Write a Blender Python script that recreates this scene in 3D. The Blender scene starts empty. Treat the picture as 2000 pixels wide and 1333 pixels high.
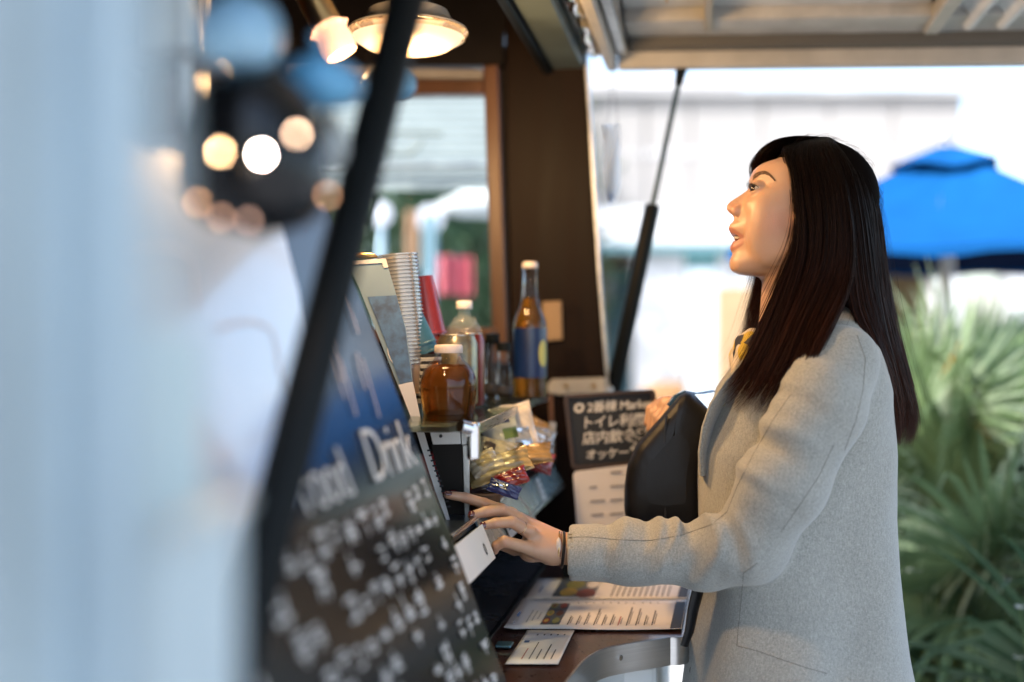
import bpy, math, random
import numpy as np
from mathutils import Vector, Matrix
from mathutils.bvhtree import BVHTree
random.seed(7); np.random.seed(7)
S = bpy.context.scene
COL = S.collection
K = 2222.2; CZ = 1.45

# ------------------------------------------------------------ camera
cd = bpy.data.cameras.new('camera'); cam = bpy.data.objects.new('camera', cd); COL.objects.link(cam)
cam.location = (0, 0, CZ); cam.rotation_euler = (math.radians(90), 0, 0)
cd.lens = 40; cd.sensor_width = 36; cd.clip_start = .02; cd.clip_end = 800
cd.dof.use_dof = True; cd.dof.focus_distance = 1.70; cd.dof.aperture_fstop = 1.25
S.camera = cam
# ------------------------------------------------------------ world + sun
w = bpy.data.worlds.new('World'); S.world = w; w.use_nodes = True
nt = w.node_tree; nt.nodes.clear()
sky = nt.nodes.new('ShaderNodeTexSky'); sky.sky_type = 'NISHITA'; sky.sun_disc = False
SUN_EL, SUN_AZ = math.radians(42), math.radians(238)   # azimuth clockwise from +Y
sky.sun_elevation = SUN_EL; sky.sun_rotation = SUN_AZ; sky.air_density = 1.0; sky.dust_density = 3.0
bg = nt.nodes.new('ShaderNodeBackground'); bg.inputs[1].default_value = .15
wo = nt.nodes.new('ShaderNodeOutputWorld')
nt.links.new(sky.outputs[0], bg.inputs[0]); nt.links.new(bg.outputs[0], wo.inputs[0])
sl = bpy.data.lights.new('sun', 'SUN'); sl.energy = 2.0; sl.angle = math.radians(.5); sl.color = (1, .96, .9)
so = bpy.data.objects.new('sun', sl); COL.objects.link(so)
sdir = Vector((math.sin(SUN_AZ)*math.cos(SUN_EL), math.cos(SUN_AZ)*math.cos(SUN_EL), math.sin(SUN_EL)))
so.rotation_euler = sdir.to_track_quat('Z', 'Y').to_euler(); so.location = sdir*30
S.view_settings.view_transform = 'Standard'; S.view_settings.look = 'None'
S.view_settings.exposure = 1.95; S.view_settings.gamma = 1; S.view_settings.use_curve_mapping = False
S.render.engine = 'CYCLES'
S.cycles.use_denoising = True
S.cycles.max_bounces = 8; S.cycles.transparent_max_bounces = 12
S.cycles.sample_clamp_indirect = 6; S.cycles.caustics_reflective = False; S.cycles.caustics_refractive = False

# ------------------------------------------------------------ helpers
def P(px, py, Y):
    return Vector(((px-1000)/K*Y, Y, CZ-(py-666.5)/K*Y))
U = Vector((.1728, .98496, 0)); N = Vector((.98496, -.1728, 0)); W0 = Vector((.2025, 2.5, 0))
def T(s, o, z):                       # truck frame: s along the truck, o outwards, z up
    return W0 + U*s + N*o + Vector((0, 0, z))
def so_of(p):
    d = Vector((p[0], p[1], 0)) - W0
    return d.dot(U), d.dot(N)

class MB:
    def __init__(s): s.v = []; s.f = []; s.m = []; s.mi = 0
    def add(s, vs, fs):
        b = len(s.v); s.v += [tuple(v) for v in vs]; s.f += [tuple(i+b for i in f) for f in fs]; s.m += [s.mi]*len(fs); return s
    def hexa(s, p):                   # 8 corners: bottom ring 0-3, top ring 4-7
        return s.add(p, [(3,2,1,0),(4,5,6,7),(0,1,5,4),(1,2,6,5),(2,3,7,6),(3,0,4,7)])
    def box(s, a, b):
        x0,y0,z0 = a; x1,y1,z1 = b
        return s.hexa([(x0,y0,z0),(x1,y0,z0),(x1,y1,z0),(x0,y1,z0),(x0,y0,z1),(x1,y0,z1),(x1,y1,z1),(x0,y1,z1)])
    def tbox(s, s0, s1, o0, o1, z0, z1):
        return s.hexa([T(s0,o0,z0),T(s0,o1,z0),T(s1,o1,z0),T(s1,o0,z0),T(s0,o0,z1),T(s0,o1,z1),T(s1,o1,z1),T(s1,o0,z1)])
    def obox(s, c, ax, ay, az):       # centre, three half vectors
        c, ax, ay, az = map(Vector, (c, ax, ay, az))
        return s.hexa([c-ax-ay-az, c+ax-ay-az, c+ax+ay-az, c-ax+ay-az, c-ax-ay+az, c+ax-ay+az, c+ax+ay+az, c-ax+ay+az])
    def tube(s, pts, r, n=10, cap=True, flat=1.0):
        pts = [Vector(p) for p in pts]; m = len(pts)
        rs = r if hasattr(r, '__len__') else [r]*m
        t = (pts[1]-pts[0]).normalized(); a = t.orthogonal().normalized(); vs = []
        for i, p in enumerate(pts):
            t2 = (pts[min(i+1, m-1)]-pts[max(i-1, 0)])
            t2 = t2.normalized() if t2.length > 1e-9 else t
            a = (a - t2*a.dot(t2)); a = a.normalized() if a.length > 1e-6 else t2.orthogonal().normalized()
            b = t2.cross(a)
            for k in range(n):
                g = 2*math.pi*k/n; vs.append(p + a*math.cos(g)*rs[i] + b*math.sin(g)*rs[i]*flat)
        fs = [(i*n+k, i*n+(k+1)%n, (i+1)*n+(k+1)%n, (i+1)*n+k) for i in range(m-1) for k in range(n)]
        if cap: fs += [tuple(range(n-1, -1, -1)), tuple((m-1)*n+k for k in range(n))]
        return s.add(vs, fs)
    def lathe(s, c, prof, n=32, axis=None, cap=True):   # prof [(r, h)]
        c = Vector(c); ax = Vector(axis or (0, 0, 1)).normalized()
        a = ax.orthogonal().normalized(); b = ax.cross(a); vs = []
        for r, h in prof:
            for k in range(n):
                g = 2*math.pi*k/n; vs.append(c + ax*h + (a*math.cos(g)+b*math.sin(g))*max(r, 1e-5))
        m = len(prof)
        fs = [(i*n+k, i*n+(k+1)%n, (i+1)*n+(k+1)%n, (i+1)*n+k) for i in range(m-1) for k in range(n)]
        if cap: fs += [tuple(range(n-1, -1, -1)), tuple((m-1)*n+k for k in range(n))]
        return s.add(vs, fs)
    def grid(s, rows):
        m = len(rows[0]); vs = [p for r in rows for p in r]
        return s.add(vs, [(i*m+j, i*m+j+1, (i+1)*m+j+1, (i+1)*m+j) for i in range(len(rows)-1) for j in range(m-1)])
    def prism(s, ring, d):            # closed ring extruded along d
        ring = [Vector(p) for p in ring]; d = Vector(d); n = len(ring)
        return s.add(ring+[p+d for p in ring], [tuple(range(n-1, -1, -1)), tuple(range(n, 2*n))]+[(i, (i+1) % n, n+(i+1) % n, n+i) for i in range(n)])
    def build(s, name, mat, parent=None, smooth=False, bevel=0, bseg=2, **kw):
        me = bpy.data.meshes.new(name)
        off = Vector(parent.get('_o', (0,0,0))) if parent is not None else Vector((0,0,0))
        org = Vector((0,0,0))
        if parent is None:
            a = np.array(s.v); lo = a.min(0); hi = a.max(0); org = Vector(((lo[0]+hi[0])/2, (lo[1]+hi[1])/2, lo[2]))
            off = org
        me.from_pydata([(v[0]-off.x, v[1]-off.y, v[2]-off.z) for v in s.v], [], s.f)
        for m in (mat if isinstance(mat, (list, tuple)) else [mat]): me.materials.append(m)
        if any(s.m): me.polygons.foreach_set('material_index', s.m)
        me.update()
        return link(name, me, parent, org, smooth, bevel, bseg, **kw)

def link(name, me, parent=None, org=(0,0,0), smooth=False, bevel=0, bseg=2, label=None, cat=None, group=None, kind=None, ang=40):
    o = bpy.data.objects.new(name, me); COL.objects.link(o)
    if parent is not None:
        o.parent = parent; o['_o'] = list(parent.get('_o', (0,0,0)))
    else:
        o.location = org; o['_o'] = list(org)
    if smooth:
        me.polygons.foreach_set('use_smooth', [True]*len(me.polygons))
        try: me.set_sharp_from_angle(angle=math.radians(ang))
        except Exception: pass
    if bevel:
        b = o.modifiers.new('bevel', 'BEVEL'); b.width = bevel; b.segments = bseg; b.limit_method = 'ANGLE'; b.angle_limit = math.radians(35)
        b.harden_normals = False
    tag(o, label, cat, group, kind)
    return o
def tag(o, label=None, cat=None, group=None, kind=None):
    for k, v in (('label', label), ('category', cat), ('group', group), ('kind', kind)):
        if v: o[k] = v
    return o
def thing(name, label, cat, loc, group=None):
    o = bpy.data.objects.new(name, None); COL.objects.link(o); o.empty_display_size = .05
    o.location = loc; o['_o'] = list(loc)
    return tag(o, label, cat, group)
def copy_thing(root, delta, label=None, rotz=0, scale=1):
    def rec(o, par):
        c = o.copy(); COL.objects.link(c)
        if par is not None: c.parent = par
        for ch in [x for x in bpy.data.objects if x.parent == o]: rec(ch, c)
        return c
    r = rec(root, None); r.location = root.location + Vector(delta); r.rotation_euler.z += rotz
    if scale != 1: r.scale = (scale,)*3
    if label: r['label'] = label
    return r

# materials -------------------------------------------------------
def mat(name, col, rough=.5, metal=0, spec=.5, coat=0, trans=0, emit=None, estr=0, sss=0, sheen=0, ior=1.5,
        noise=None, bump=None, alpha=1, col2=None, aniso=0, tl=0):
    m = bpy.data.materials.new(name); m.use_nodes = True; n = m.node_tree.nodes; L = m.node_tree.links
    b = n['Principled BSDF']; I = b.inputs
    I['Base Color'].default_value = (*col, 1); I['Roughness'].default_value = rough; I['Metallic'].default_value = metal
    I['Specular IOR Level'].default_value = spec; I['Coat Weight'].default_value = coat; I['Coat Roughness'].default_value = .08
    I['Transmission Weight'].default_value = trans; I['IOR'].default_value = ior; I['Alpha'].default_value = alpha
    if emit: I['Emission Color'].default_value = (*emit, 1); I['Emission Strength'].default_value = estr
    if sss: I['Subsurface Weight'].default_value = sss; I['Subsurface Radius'].default_value = (1, .35, .2); I['Subsurface Scale'].default_value = .008
    if sheen: I['Sheen Weight'].default_value = sheen; I['Sheen Roughness'].default_value = .4
    tc = n.new('ShaderNodeTexCoord')
    if noise:                          # (scale, amount or second colour, stretch)
        sc, amt, st = noise
        mp = n.new('ShaderNodeMapping'); mp.inputs['Scale'].default_value = st; L.new(tc.outputs['Object'], mp.inputs[0])
        nz = n.new('ShaderNodeTexNoise'); nz.inputs['Scale'].default_value = sc; nz.inputs['Detail'].default_value = 6; nz.inputs['Roughness'].default_value = .6
        L.new(mp.outputs[0], nz.inputs[0])
        rp = n.new('ShaderNodeValToRGB'); c2 = col2 or tuple(c*(1-amt) for c in col)
        rp.color_ramp.elements[0].position = .35; rp.color_ramp.elements[1].position = .65
        rp.color_ramp.elements[0].color = (*c2, 1); rp.color_ramp.elements[1].color = (*col, 1)
        L.new(nz.outputs[0], rp.inputs[0]); L.new(rp.outputs[0], I['Base Color'])
        rr = n.new('ShaderNodeMapRange'); rr.inputs['To Min'].default_value = max(0, rough-.08); rr.inputs['To Max'].default_value = min(1, rough+.12)
        L.new(nz.outputs[0], rr.inputs[0]); L.new(rr.outputs[0], I['Roughness'])
    if bump:                           # (scale, strength, stretch)
        sc, st, sx = bump
        mp = n.new('ShaderNodeMapping'); mp.inputs['Scale'].default_value = sx; L.new(tc.outputs['Object'], mp.inputs[0])
        nz = n.new('ShaderNodeTexNoise'); nz.inputs['Scale'].default_value = sc; nz.inputs['Detail'].default_value = 4
        L.new(mp.outputs[0], nz.inputs[0]); bp = n.new('ShaderNodeBump'); bp.inputs['Strength'].default_value = st; bp.inputs['Distance'].default_value = .002
        L.new(nz.outputs[0], bp.inputs['Height']); L.new(bp.outputs[0], I['Normal'])
    if tl:
        t = n.new('ShaderNodeBsdfTranslucent'); t.inputs[0].default_value = (*col, 1)
        mx = n.new('ShaderNodeMixShader'); mx.inputs[0].default_value = tl
        L.new(b.outputs[0], mx.inputs[1]); L.new(t.outputs[0], mx.inputs[2]); L.new(mx.outputs[0], n['Material Output'].inputs[0])
    return m
def glass(name, col=(1,1,1), rough=.02, ior=1.45, thin=False):
    m = bpy.data.materials.new(name); m.use_nodes = True; n = m.node_tree.nodes; L = m.node_tree.links
    if thin:                           # thin sheet: Fresnel mirror over clear
        n.remove(n['Principled BSDF'])
        fr = n.new('ShaderNodeFresnel'); fr.inputs[0].default_value = ior
        fm = n.new('ShaderNodeMath'); fm.operation = 'MULTIPLY'; fm.inputs[1].default_value = .6; L.new(fr.outputs[0], fm.inputs[0])
        t = n.new('ShaderNodeBsdfTransparent'); t.inputs[0].default_value = (*col, 1)
        g = n.new('ShaderNodeBsdfGlossy'); g.inputs['Roughness'].default_value = rough
        mx = n.new('ShaderNodeMixShader'); L.new(fm.outputs[0], mx.inputs[0]); L.new(t.outputs[0], mx.inputs[1]); L.new(g.outputs[0], mx.inputs[2])
        L.new(mx.outputs[0], n['Material Output'].inputs[0])
    else:
        b = n['Principled BSDF']; b.inputs['Base Color'].default_value = (*col, 1); b.inputs['Roughness'].default_value = rough
        b.inputs['Transmission Weight'].default_value = 1; b.inputs['IOR'].default_value = ior
    return m
M = {}
M['white_paint'] = mat('white_paint', (.76,.79,.78), .35, noise=(3, .12, (1,1,.3)))
M['cream_paint'] = mat('cream_paint', (.52,.50,.44), .45, noise=(8, .25, (1,1,1)), bump=(60,.15,(1,1,1)))
M['old_white'] = mat('old_white', (.76,.77,.74), .5, noise=(5, .35, (1,1,1)), bump=(25,.3,(1,1,1)))
M['steel'] = mat('steel', (.62,.62,.60), .27, 1, noise=(40, .10, (.3,.3,8)), bump=(300,.03,(.2,.2,6)))
M['aluminium'] = mat('aluminium', (.55,.56,.55), .38, 1, noise=(20, .35, (1,1,1)), bump=(90,.3,(1,1,1)))
M['green_metal'] = mat('green_metal', (.13,.165,.15), .42, .2, noise=(9, .3, (1,1,1)))
M['black_metal'] = mat('black_metal', (.005,.007,.008), .45, spec=.12)
M['chrome'] = mat('chrome', (.75,.75,.75), .12, 1)
M['brass'] = mat('brass', (.50,.33,.15), .3, 1)
M['copper_wood'] = mat('copper_wood', (.13,.058,.03), .36, .0, coat=.25, noise=(8, .5, (1,1,.15)), bump=(60,.4,(1,1,.1)))
M['dark_wood'] = mat('dark_wood', (.009,.0032,.0014), .5, spec=.14, noise=(7, .55, (3,3,.25)), bump=(40,.3,(3,3,.2)))
M['dark_panel'] = mat('dark_panel', (.010,.008,.009), .5, spec=.15, noise=(5, .4, (1,1,1)))
M['laminate'] = mat('laminate', (.055,.024,.020), .28, coat=.4, noise=(120, .35, (1,1,1)), bump=(300,.1,(1,1,1)))
M['laminate_grey'] = mat('laminate_grey', (.07,.068,.075), .25, coat=.3, noise=(4, .4, (1,1,1)))
M['paper'] = mat('paper', (.74,.71,.68), .7, tl=.1)
M['ink'] = mat('ink', (.03,.03,.035), .7)
M['blue_ink'] = mat('blue_ink', (.04,.09,.22), .7)
M['red_ink'] = mat('red_ink', (.35,.06,.05), .7)
M['chalk'] = mat('chalk', (.62,.62,.60), .9)
M['slate'] = mat('slate', (.012,.015,.018), .55, noise=(6, .4, (1,1,1)))
M['black_gloss'] = mat('black_gloss', (.006,.007,.008), .22, spec=.35)
M['board_gloss'] = mat('board_gloss', (.004,.006,.009), .2, spec=.1, coat=.36)
M['board_gloss'].node_tree.nodes['Principled BSDF'].inputs['Coat IOR'].default_value = 1.62
M['board_gloss'].node_tree.nodes['Principled BSDF'].inputs['Coat Roughness'].default_value = .16
# ============================================================ SETTING
def plane_sheet(name, pts, m, kind='structure'):
    return MB().add(pts, [tuple(range(len(pts)))]).build(name, m, kind=kind)
pav = mat('pavement_stone', (.33,.34,.35), .7, noise=(.9, .3, (1,1,1)), bump=(30,.3,(1,1,1)))
# one ground sheet; the paving joints in it are too far and blurred to read
g = MB(); g.add([(-120,-60,0),(120,-60,0),(120,300,0),(-120,300,0)], [(0,1,2,3)]); g.build('ground', pav, kind='structure')
random.seed(3)
# pale paving stones right around the palms (bottom right of the view)
slab = mat('pale_paving', (.50,.50,.48), .6, noise=(2, .2, (1,1,1)), bump=(40,.3,(1,1,1)))
pv = thing('pavement', None, None, (1.6, 4.0, 0)); tag(pv, kind='structure')
sm = None
for i in range(11):
    for j in range(8):
        x, y = .55+i*.42, 2.2+j*.42
        if sm is None:
            o = MB().box((x, y, .004), (x+.41, y+.41, .022+.0)).build('slab', slab, pv, bevel=.003, bseg=1); sm = o
            base = (x, y)
        else:
            o = sm.copy(); COL.objects.link(o); o.parent = pv
            o.location = (x-base[0], y-base[1], random.uniform(-.003, .002))

# ---------------------------------------------------------- far building
stucco = mat('white_stucco', (.34,.33,.32), .8, noise=(.6, .12, (1,1,.5)), bump=(20,.3,(1,1,1)))
stucco2 = mat('pale_band', (.62,.64,.66), .7)
tan = mat('tan_wall', (.42,.27,.13), .8, noise=(1.5, .35, (1,1,1)))
tealg = glass('teal_pane', (.35,.55,.6), .05)
shopglass = mat('shop_glass', (.06,.13,.17), .08, coat=.5)
BY = 14.0
def BX(px, Y=BY): return (px-1000)/K*Y
def BZ(py, Y=BY): return CZ-(py-666.5)/K*Y
b = thing('building', 'white two storey hall with pale panelled upper wall and shaded arcade, behind the woman', 'building', (BX(1500), BY+2, 0))
x0, x1 = BX(1080), BX(1882)
# upper wall built of tall panels with recessed joints
pz0, pz1 = BZ(436), BZ(190)
edges = [1080, 1165, 1262, 1350, 1490, 1620, 1745, 1882]
for a_, c_ in zip(edges[:-1], edges[1:]):
    MB().box((BX(a_)+.012, BY, pz0), (BX(c_)-.012, BY+.25, pz1)).build('wall_panel', stucco, b, bevel=.01, bseg=1)
MB().box((x0, BY+.06, 0), (x1-.02, BY+4, pz1-.03)).build('wall', stucco, b)
MB().box((x0-.1, BY-.12, pz1+.003), (x1+.06, BY+4.1, pz1+.09)).build('roof_edge', mat('roof_trim', (.42,.42,.42), .5, noise=(2,.2,(1,1,1))), b, bevel=.01, bseg=1)
MB().box((x0-.1, BY-1.6, BZ(500)), (x1+.3, BY-.003, BZ(436)-.0)).build('canopy', stucco2, b, bevel=.02)
MB().box((x0-.1, BY-1.62, BZ(512)), (x1+.3, BY-1.50, BZ(500)-.003)).build('canopy_fascia', mat('teal_trim', (.12,.26,.30), .5), b)
MB().box((x0, BY+.045, .0), (x1-.05, BY+.057, BZ(505))).build('back_wall', tan, b)
for pxa, wd in ((1215,.34),(1265,.24),(1345,.30),(1385,.22),(1460,.30),(1600,.32),(1740,.3),(1865,.3)):
    MB().box((BX(pxa), BY-1.45, 0), (BX(pxa)+wd, BY-1.2, BZ(512)-.003)).build('column', stucco2, b, bevel=.01, bseg=1)
for pxa, pxb in ((1180,1255),(1490,1590),(1630,1730)):
    MB().box((BX(pxa), BY-.02, .1), (BX(pxb), BY+.04, BZ(520))).build('window', shopglass, b)
# small lettering band on the wall, unreadable at this blur
sg = mat('grey_relief', (.55,.55,.56), .7)
for k in range(26):
    xx = BX(1230+k*14.5+random.uniform(-3, 3)); hh = random.uniform(.05, .12)
    MB().box((xx, BY-.02, BZ(306)), (xx+random.uniform(.03,.06), BY-.002, BZ(306)+hh)).build('relief_mark', sg, b)
# lower annex in front left with rails
an = thing('building', 'pale grey annex roof seen over the hall top, left behind the gas strut', 'building', (BX(1200,18), 19, 0))
MB().box((BX(1040,18), 18, 0), (BX(1420,18), 20, BZ(172,18))).build('wall', mat('annex_grey', (.50,.52,.54), .7), an)
MB().box((BX(1040,18)-.2, 17.8, BZ(172,18)+.003), (BX(1420,18)+.2, 20.2, BZ(160,18))).build('roof', sg, an)
MB().tube([(BX(1270,17.9),17.9,BZ(150,18)),(BX(1420,17.9),17.9,BZ(178,18))], .05).build('roof_pipe', sg, an)

# straw bale-like brown things and white door leafs in the arcade
br = mat('brown_wicker', (.30,.17,.07), .8, noise=(6,.5,(1,1,1)), bump=(30,.6,(1,1,1)))
bs = MB()
prof = [(.05,0),(.28,.02),(.33,.35),(.30,.7),(.34,.95),(.2,1.05),(.02,1.06)]
bs.lathe((BX(1313,11), 11, 0), prof, 20).build('wicker_basket', br, smooth=True, label='tall brown wicker basket standing in front of the far arcade', cat='basket')
MB().box((BX(1400,11.6), 11.6, 0), (BX(1448,11.6)+.5, 11.7, BZ(560,11.6))).build('notice_panel', mat('tan_board', (.46,.31,.17), .7, noise=(2,.2,(1,1,1))), bevel=.01, label='plain tan board standing behind the woman\'s chin', cat='panel')
ban = thing('banner_stand', 'narrow white and pale blue banner between the basket and the tan board', 'banner', (BX(1368,10.5), 10.5, 0))
MB().box((BX(1342,10.5), 10.5, .3), (BX(1398,10.5), 10.52, BZ(522,10.5))).build('banner', mat('pale_banner', (.55,.66,.74), .6, noise=(1.2,.2,(1,1,1))), ban)
MB().box((BX(1342,10.5)-.02, 10.48, BZ(522,10.5)+.003), (BX(1398,10.5)+.02, 10.54, BZ(512,10.5)+.08)).build('top_bar', mat('dark_teal', (.03,.10,.11), .5), ban)
MB().box((BX(1350,10.5), 10.4, 0), (BX(1390,10.5), 10.62, .296)).build('foot', M['black_metal'], ban)

# small blue thing seen under her chin: a second parasol far off
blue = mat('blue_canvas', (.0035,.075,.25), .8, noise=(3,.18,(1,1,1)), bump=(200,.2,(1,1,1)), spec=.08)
canvas_shade = mat('blue_canvas_shade', (.002,.008,.03), .9, spec=.05)  # same canvas, with the shade of the underside put into the colour
def parasol(name, label, c, half, h, z, yaw, group, valance=.1, m=blue, pole_m=None):
    r = thing(name, label, 'parasol', (c[0], c[1], 0), group)
    def corner(k, rr, zz):
        a = yaw+math.pi/2*k; return Vector((c[0]+rr*math.cos(a), c[1]+rr*math.sin(a), zz))
    apex_z = z+h
    for k in range(4):                 # four canvas panels, each sagging a little
        rows = []
        for i in range(13):
            t = .10+.90*i/12
            a, d = corner(k, half*t, 0), corner(k+1, half*t, 0)
            row = []
            for j in range(17):
                u = j/16; p = a.lerp(d, u)
                zz = apex_z-h*t - .05*math.sin(math.pi*u)*math.sin(math.pi*t)*h/.5 + .004*math.sin(23*u+9*t+k)
                row.append(Vector((p.x, p.y, zz)))
            rows.append(row)
        g = MB().grid(rows); lo = rows[-1]
        g.build('canopy_panel', m, r, smooth=True)
        MB().grid([[p-Vector((0,0,.014)) for p in rw] for rw in rows]).build('under_sheet', canvas_shade, r, smooth=True)  # dark sheet added for the shade under the canopy
        vr = [lo, [Vector((p.x, p.y, p.z-valance+.006*math.sin(j*1.3))) for j, p in enumerate(lo)]]
        MB().grid(vr).build('valance', m, r, smooth=True)
    # vent cap with ruffled edge
    rows = []
    for i in range(6):
        t = i/5; row = []
        for j in range(33):
            a = yaw+2*math.pi*j/32
            q = (1/max(abs(math.cos((a-yaw) % (math.pi/2)-math.pi/4)), .6))*.72
            rr = half*.215*t*q*(1.25); row.append(Vector((c[0]+rr*math.cos(a), c[1]+rr*math.sin(a), apex_z+.020-(h*.235)*t**1.1 + .012*t*math.sin(5*a+1))))
        rows.append(row)
    MB().grid(rows).build('vent_cap', m, r, smooth=True)
    MB().lathe((c[0], c[1], apex_z+.03), [(.02,0),(.028,.02),(.02,.05),(.002,.062)], 14).build('finial', M['steel'], r, smooth=True)
    MB().tube([(c[0], c[1], 0), (c[0], c[1], apex_z+.02)], .022, 14).build('pole', pole_m or M['dark_wood'], r, smooth=True)
    for k in range(8):
        a = yaw+math.pi/4*k; rr = half*(.98 if k % 2 == 0 else .69)
        MB().tube([(c[0], c[1], apex_z-.06), (c[0]+rr*math.cos(a), c[1]+rr*math.sin(a), z-.035)], .009, 6).build('rib', pole_m or M['dark_wood'], r)
    MB().lathe((c[0], c[1], 0), [(.25,0),(.25,.06),(.05,.08),(.04,.3)], 20).build('base', M['black_metal'], r, smooth=True)
    return r
pc = P(1846, 500, 4.6)
parasol('parasol', 'bright blue canvas parasol with a vent cap, right behind the woman\'s head', (pc.x, pc.y), 1.02, .44, CZ+.335, math.radians(-68.7), None, valance=.035, pole_m=M['aluminium'])
# ---------------------------------------------------------- fan palms
def leafmat(name, col, col2, tl=.25):
    return mat(name, col, .42, noise=(5, .4, (1,1,1)), col2=col2, tl=tl)
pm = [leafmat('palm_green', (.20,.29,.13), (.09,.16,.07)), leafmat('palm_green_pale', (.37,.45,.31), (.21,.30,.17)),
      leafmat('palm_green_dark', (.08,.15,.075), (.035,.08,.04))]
ymat = mat('dry_yellow_blade', (.55,.28,.03), .6, tl=.2)
def fan_leaf(root, base, az, el, pet, rad, nb, m, spread=105, droop=.35, name='leaf', yellow=False):
    d = Vector((math.cos(az)*math.cos(el), math.sin(az)*math.cos(el), math.sin(el)))
    base = Vector(base); pts = []
    for i in range(7):
        t = i/6; pts.append(base + d*pet*t + Vector((0,0,-.10*pet*t*t)))
    mb = MB(); mb.tube(pts, [.011-.006*i/6 for i in range(7)], 6)
    tip = pts[-1]; f = (pts[-1]-pts[-2]).normalized()
    side = f.cross(Vector((0,0,1))); side = side.normalized() if side.length > .05 else Vector((1,0,0))
    side = (Matrix.Rotation(random.uniform(-.9,.9), 3, f) @ side).normalized()
    up = side.cross(f)
    for k in range(nb):
        a = math.radians(-spread+2*spread*k/(nb-1)+random.uniform(-2,2))
        bd = (f*math.cos(a)+side*math.sin(a)).normalized()
        L = rad*(1-.25*abs(a)/2)*random.uniform(.88,1.05); wd = .0078*rad/.45*random.uniform(.7,1.15)
        cr = bd.cross(up).normalized(); prev = []; kink = random.uniform(.45,.9) if random.random() < .3 else 2; n = 7; vs = []
        dr = droop*random.uniform(.6,1.5)
        for i in range(n):
            t = i/(n-1); p = tip + bd*L*t + up*.06*L*math.sin(math.pi*t*.8) + Vector((0,0,-dr*L*t**2.6-max(0,t-kink)*L*.9))
            ww = wd*(.35+1.0*min(1,t*3.2))*(1-t**2.2)+.0007
            zf = up*ww*.5*(1 if k % 2 else -1)
            vs += [p-cr*ww, p+zf, p+cr*ww]
        fs = []
        for i in range(n-1):
            q = i*3; fs += [(q,q+1,q+4,q+3),(q+1,q+2,q+5,q+4)]
        mb.mi = 1 if (yellow and k in (3, 9)) else 0
        mb.add(vs, fs)
    mb.mi = 0
    return mb.build(name, [m, ymat], root)
def fan_palm(label, x, y, trunk_h, leaves, seed, aimx=None, msel=(0,1,0,2)):
    random.seed(seed)
    r = thing('fan_palm', label, 'palm', (x, y, 0), 'fan palms planted beside the food truck')
    t = MB(); n = 14
    t.lathe((x, y, 0), [(.075+.012*math.sin(i*2.1), trunk_h*i/n) for i in range(n+1)], 12)
    for i in range(60):
        a = random.uniform(0, 6.28); z = random.uniform(.05, trunk_h)
        p = Vector((x+.075*math.cos(a), y+.075*math.sin(a), z)); q = p+Vector((.06*math.cos(a), .06*math.sin(a), .09))
        t.tube([p, q], [.014,.003], 4)
    t.build('trunk', mat('palm_trunk', (.09,.065,.045), .9, noise=(20,.5,(1,1,1)), bump=(60,.8,(1,1,1))), r)
    for i in range(leaves):
        a = i*2.399+random.uniform(-.3,.3); e = math.radians(random.choice([80,72,62,52,40,28,10])+random.uniform(-8,8))
        fan_leaf(r, (x, y, trunk_h-.02), a, e, random.uniform(.26,.60), random.uniform(.46,.70), 36, pm[msel[i % 4]], droop=random.uniform(.03,.32), yellow=(i % 7 == 2))
    return r
fan_palm('tall fan palm just right of the woman\'s back, its pale fans reaching the parasol', 1.36, 3.45, .76, 19, 11, msel=(1,0,1,0))
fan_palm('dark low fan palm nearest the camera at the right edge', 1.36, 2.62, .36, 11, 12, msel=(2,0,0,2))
fan_palm('fan palm in the middle of the clump, behind the dark low one', 1.72, 3.30, .62, 15, 13, msel=(0,2,1,0))
fan_palm('pale fan palm farthest back, under the parasol edge', 1.95, 4.1, .62, 15, 14, msel=(1,1,0,1))
fan_palm('short fan palm behind the coat hem of the woman', 1.08, 3.0, .22, 10, 15, msel=(2,2,0,0))
# leafy undergrowth and a round hedge behind
def leaf_mass(name, c, rad, n, m, size, seed, **kw):
    rg = np.random.RandomState(seed); mb = MB()
    d = rg.normal(size=(n,3)); d /= np.linalg.norm(d, axis=1)[:,None]
    rr = rg.uniform(.35, 1, n)**.5; lump = 1+.22*np.sin(d[:,0]*5+seed)*np.cos(d[:,2]*6+d[:,1]*4)
    p = np.array(c)+d*(rr*lump)[:,None]*np.array(rad)
    a = rg.normal(size=(n,3)); a /= np.linalg.norm(a, axis=1)[:,None]; bb = np.cross(a, d); bb /= np.linalg.norm(bb, axis=1)[:,None]+1e-9
    sz = size*rg.uniform(.6,1.3,n)[:,None]; V = np.stack([p-a*sz, p-bb*sz*.4, p+a*sz, p+bb*sz*.4], 1).reshape(-1,3)
    V[:,2] = np.maximum(V[:,2], .01)
    mb.v = [tuple(v) for v in V]; mb.f = [(4*i,4*i+1,4*i+2,4*i+3) for i in range(n)]; mb.m = [0]*n
    return mb
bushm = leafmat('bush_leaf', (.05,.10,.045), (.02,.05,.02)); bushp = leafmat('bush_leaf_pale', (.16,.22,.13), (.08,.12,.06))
leaf_mass('x', (1.25,3.0,.12), (.5,.6,.28), 4000, bushm, .022, 5).build('undergrowth', bushm, kind='stuff')
def bush(label, c, rad, n, m, size, seed):
    r = thing('bush', label, 'bush', (c[0], c[1], 0), 'bushes beyond the palms')
    leaf_mass('x', c, rad, n, m, size, seed).build('foliage', m, r)
    st = MB()
    for k in range(5): st.tube([(c[0]+.05*k-.1, c[1], 0), (c[0]+rad[0]*.5*math.sin(k*1.9), c[1]+rad[1]*.4*math.cos(k*2.3), c[2])], [.03,.008], 6)
    st.build('stem', M['dark_wood'], r)
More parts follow.
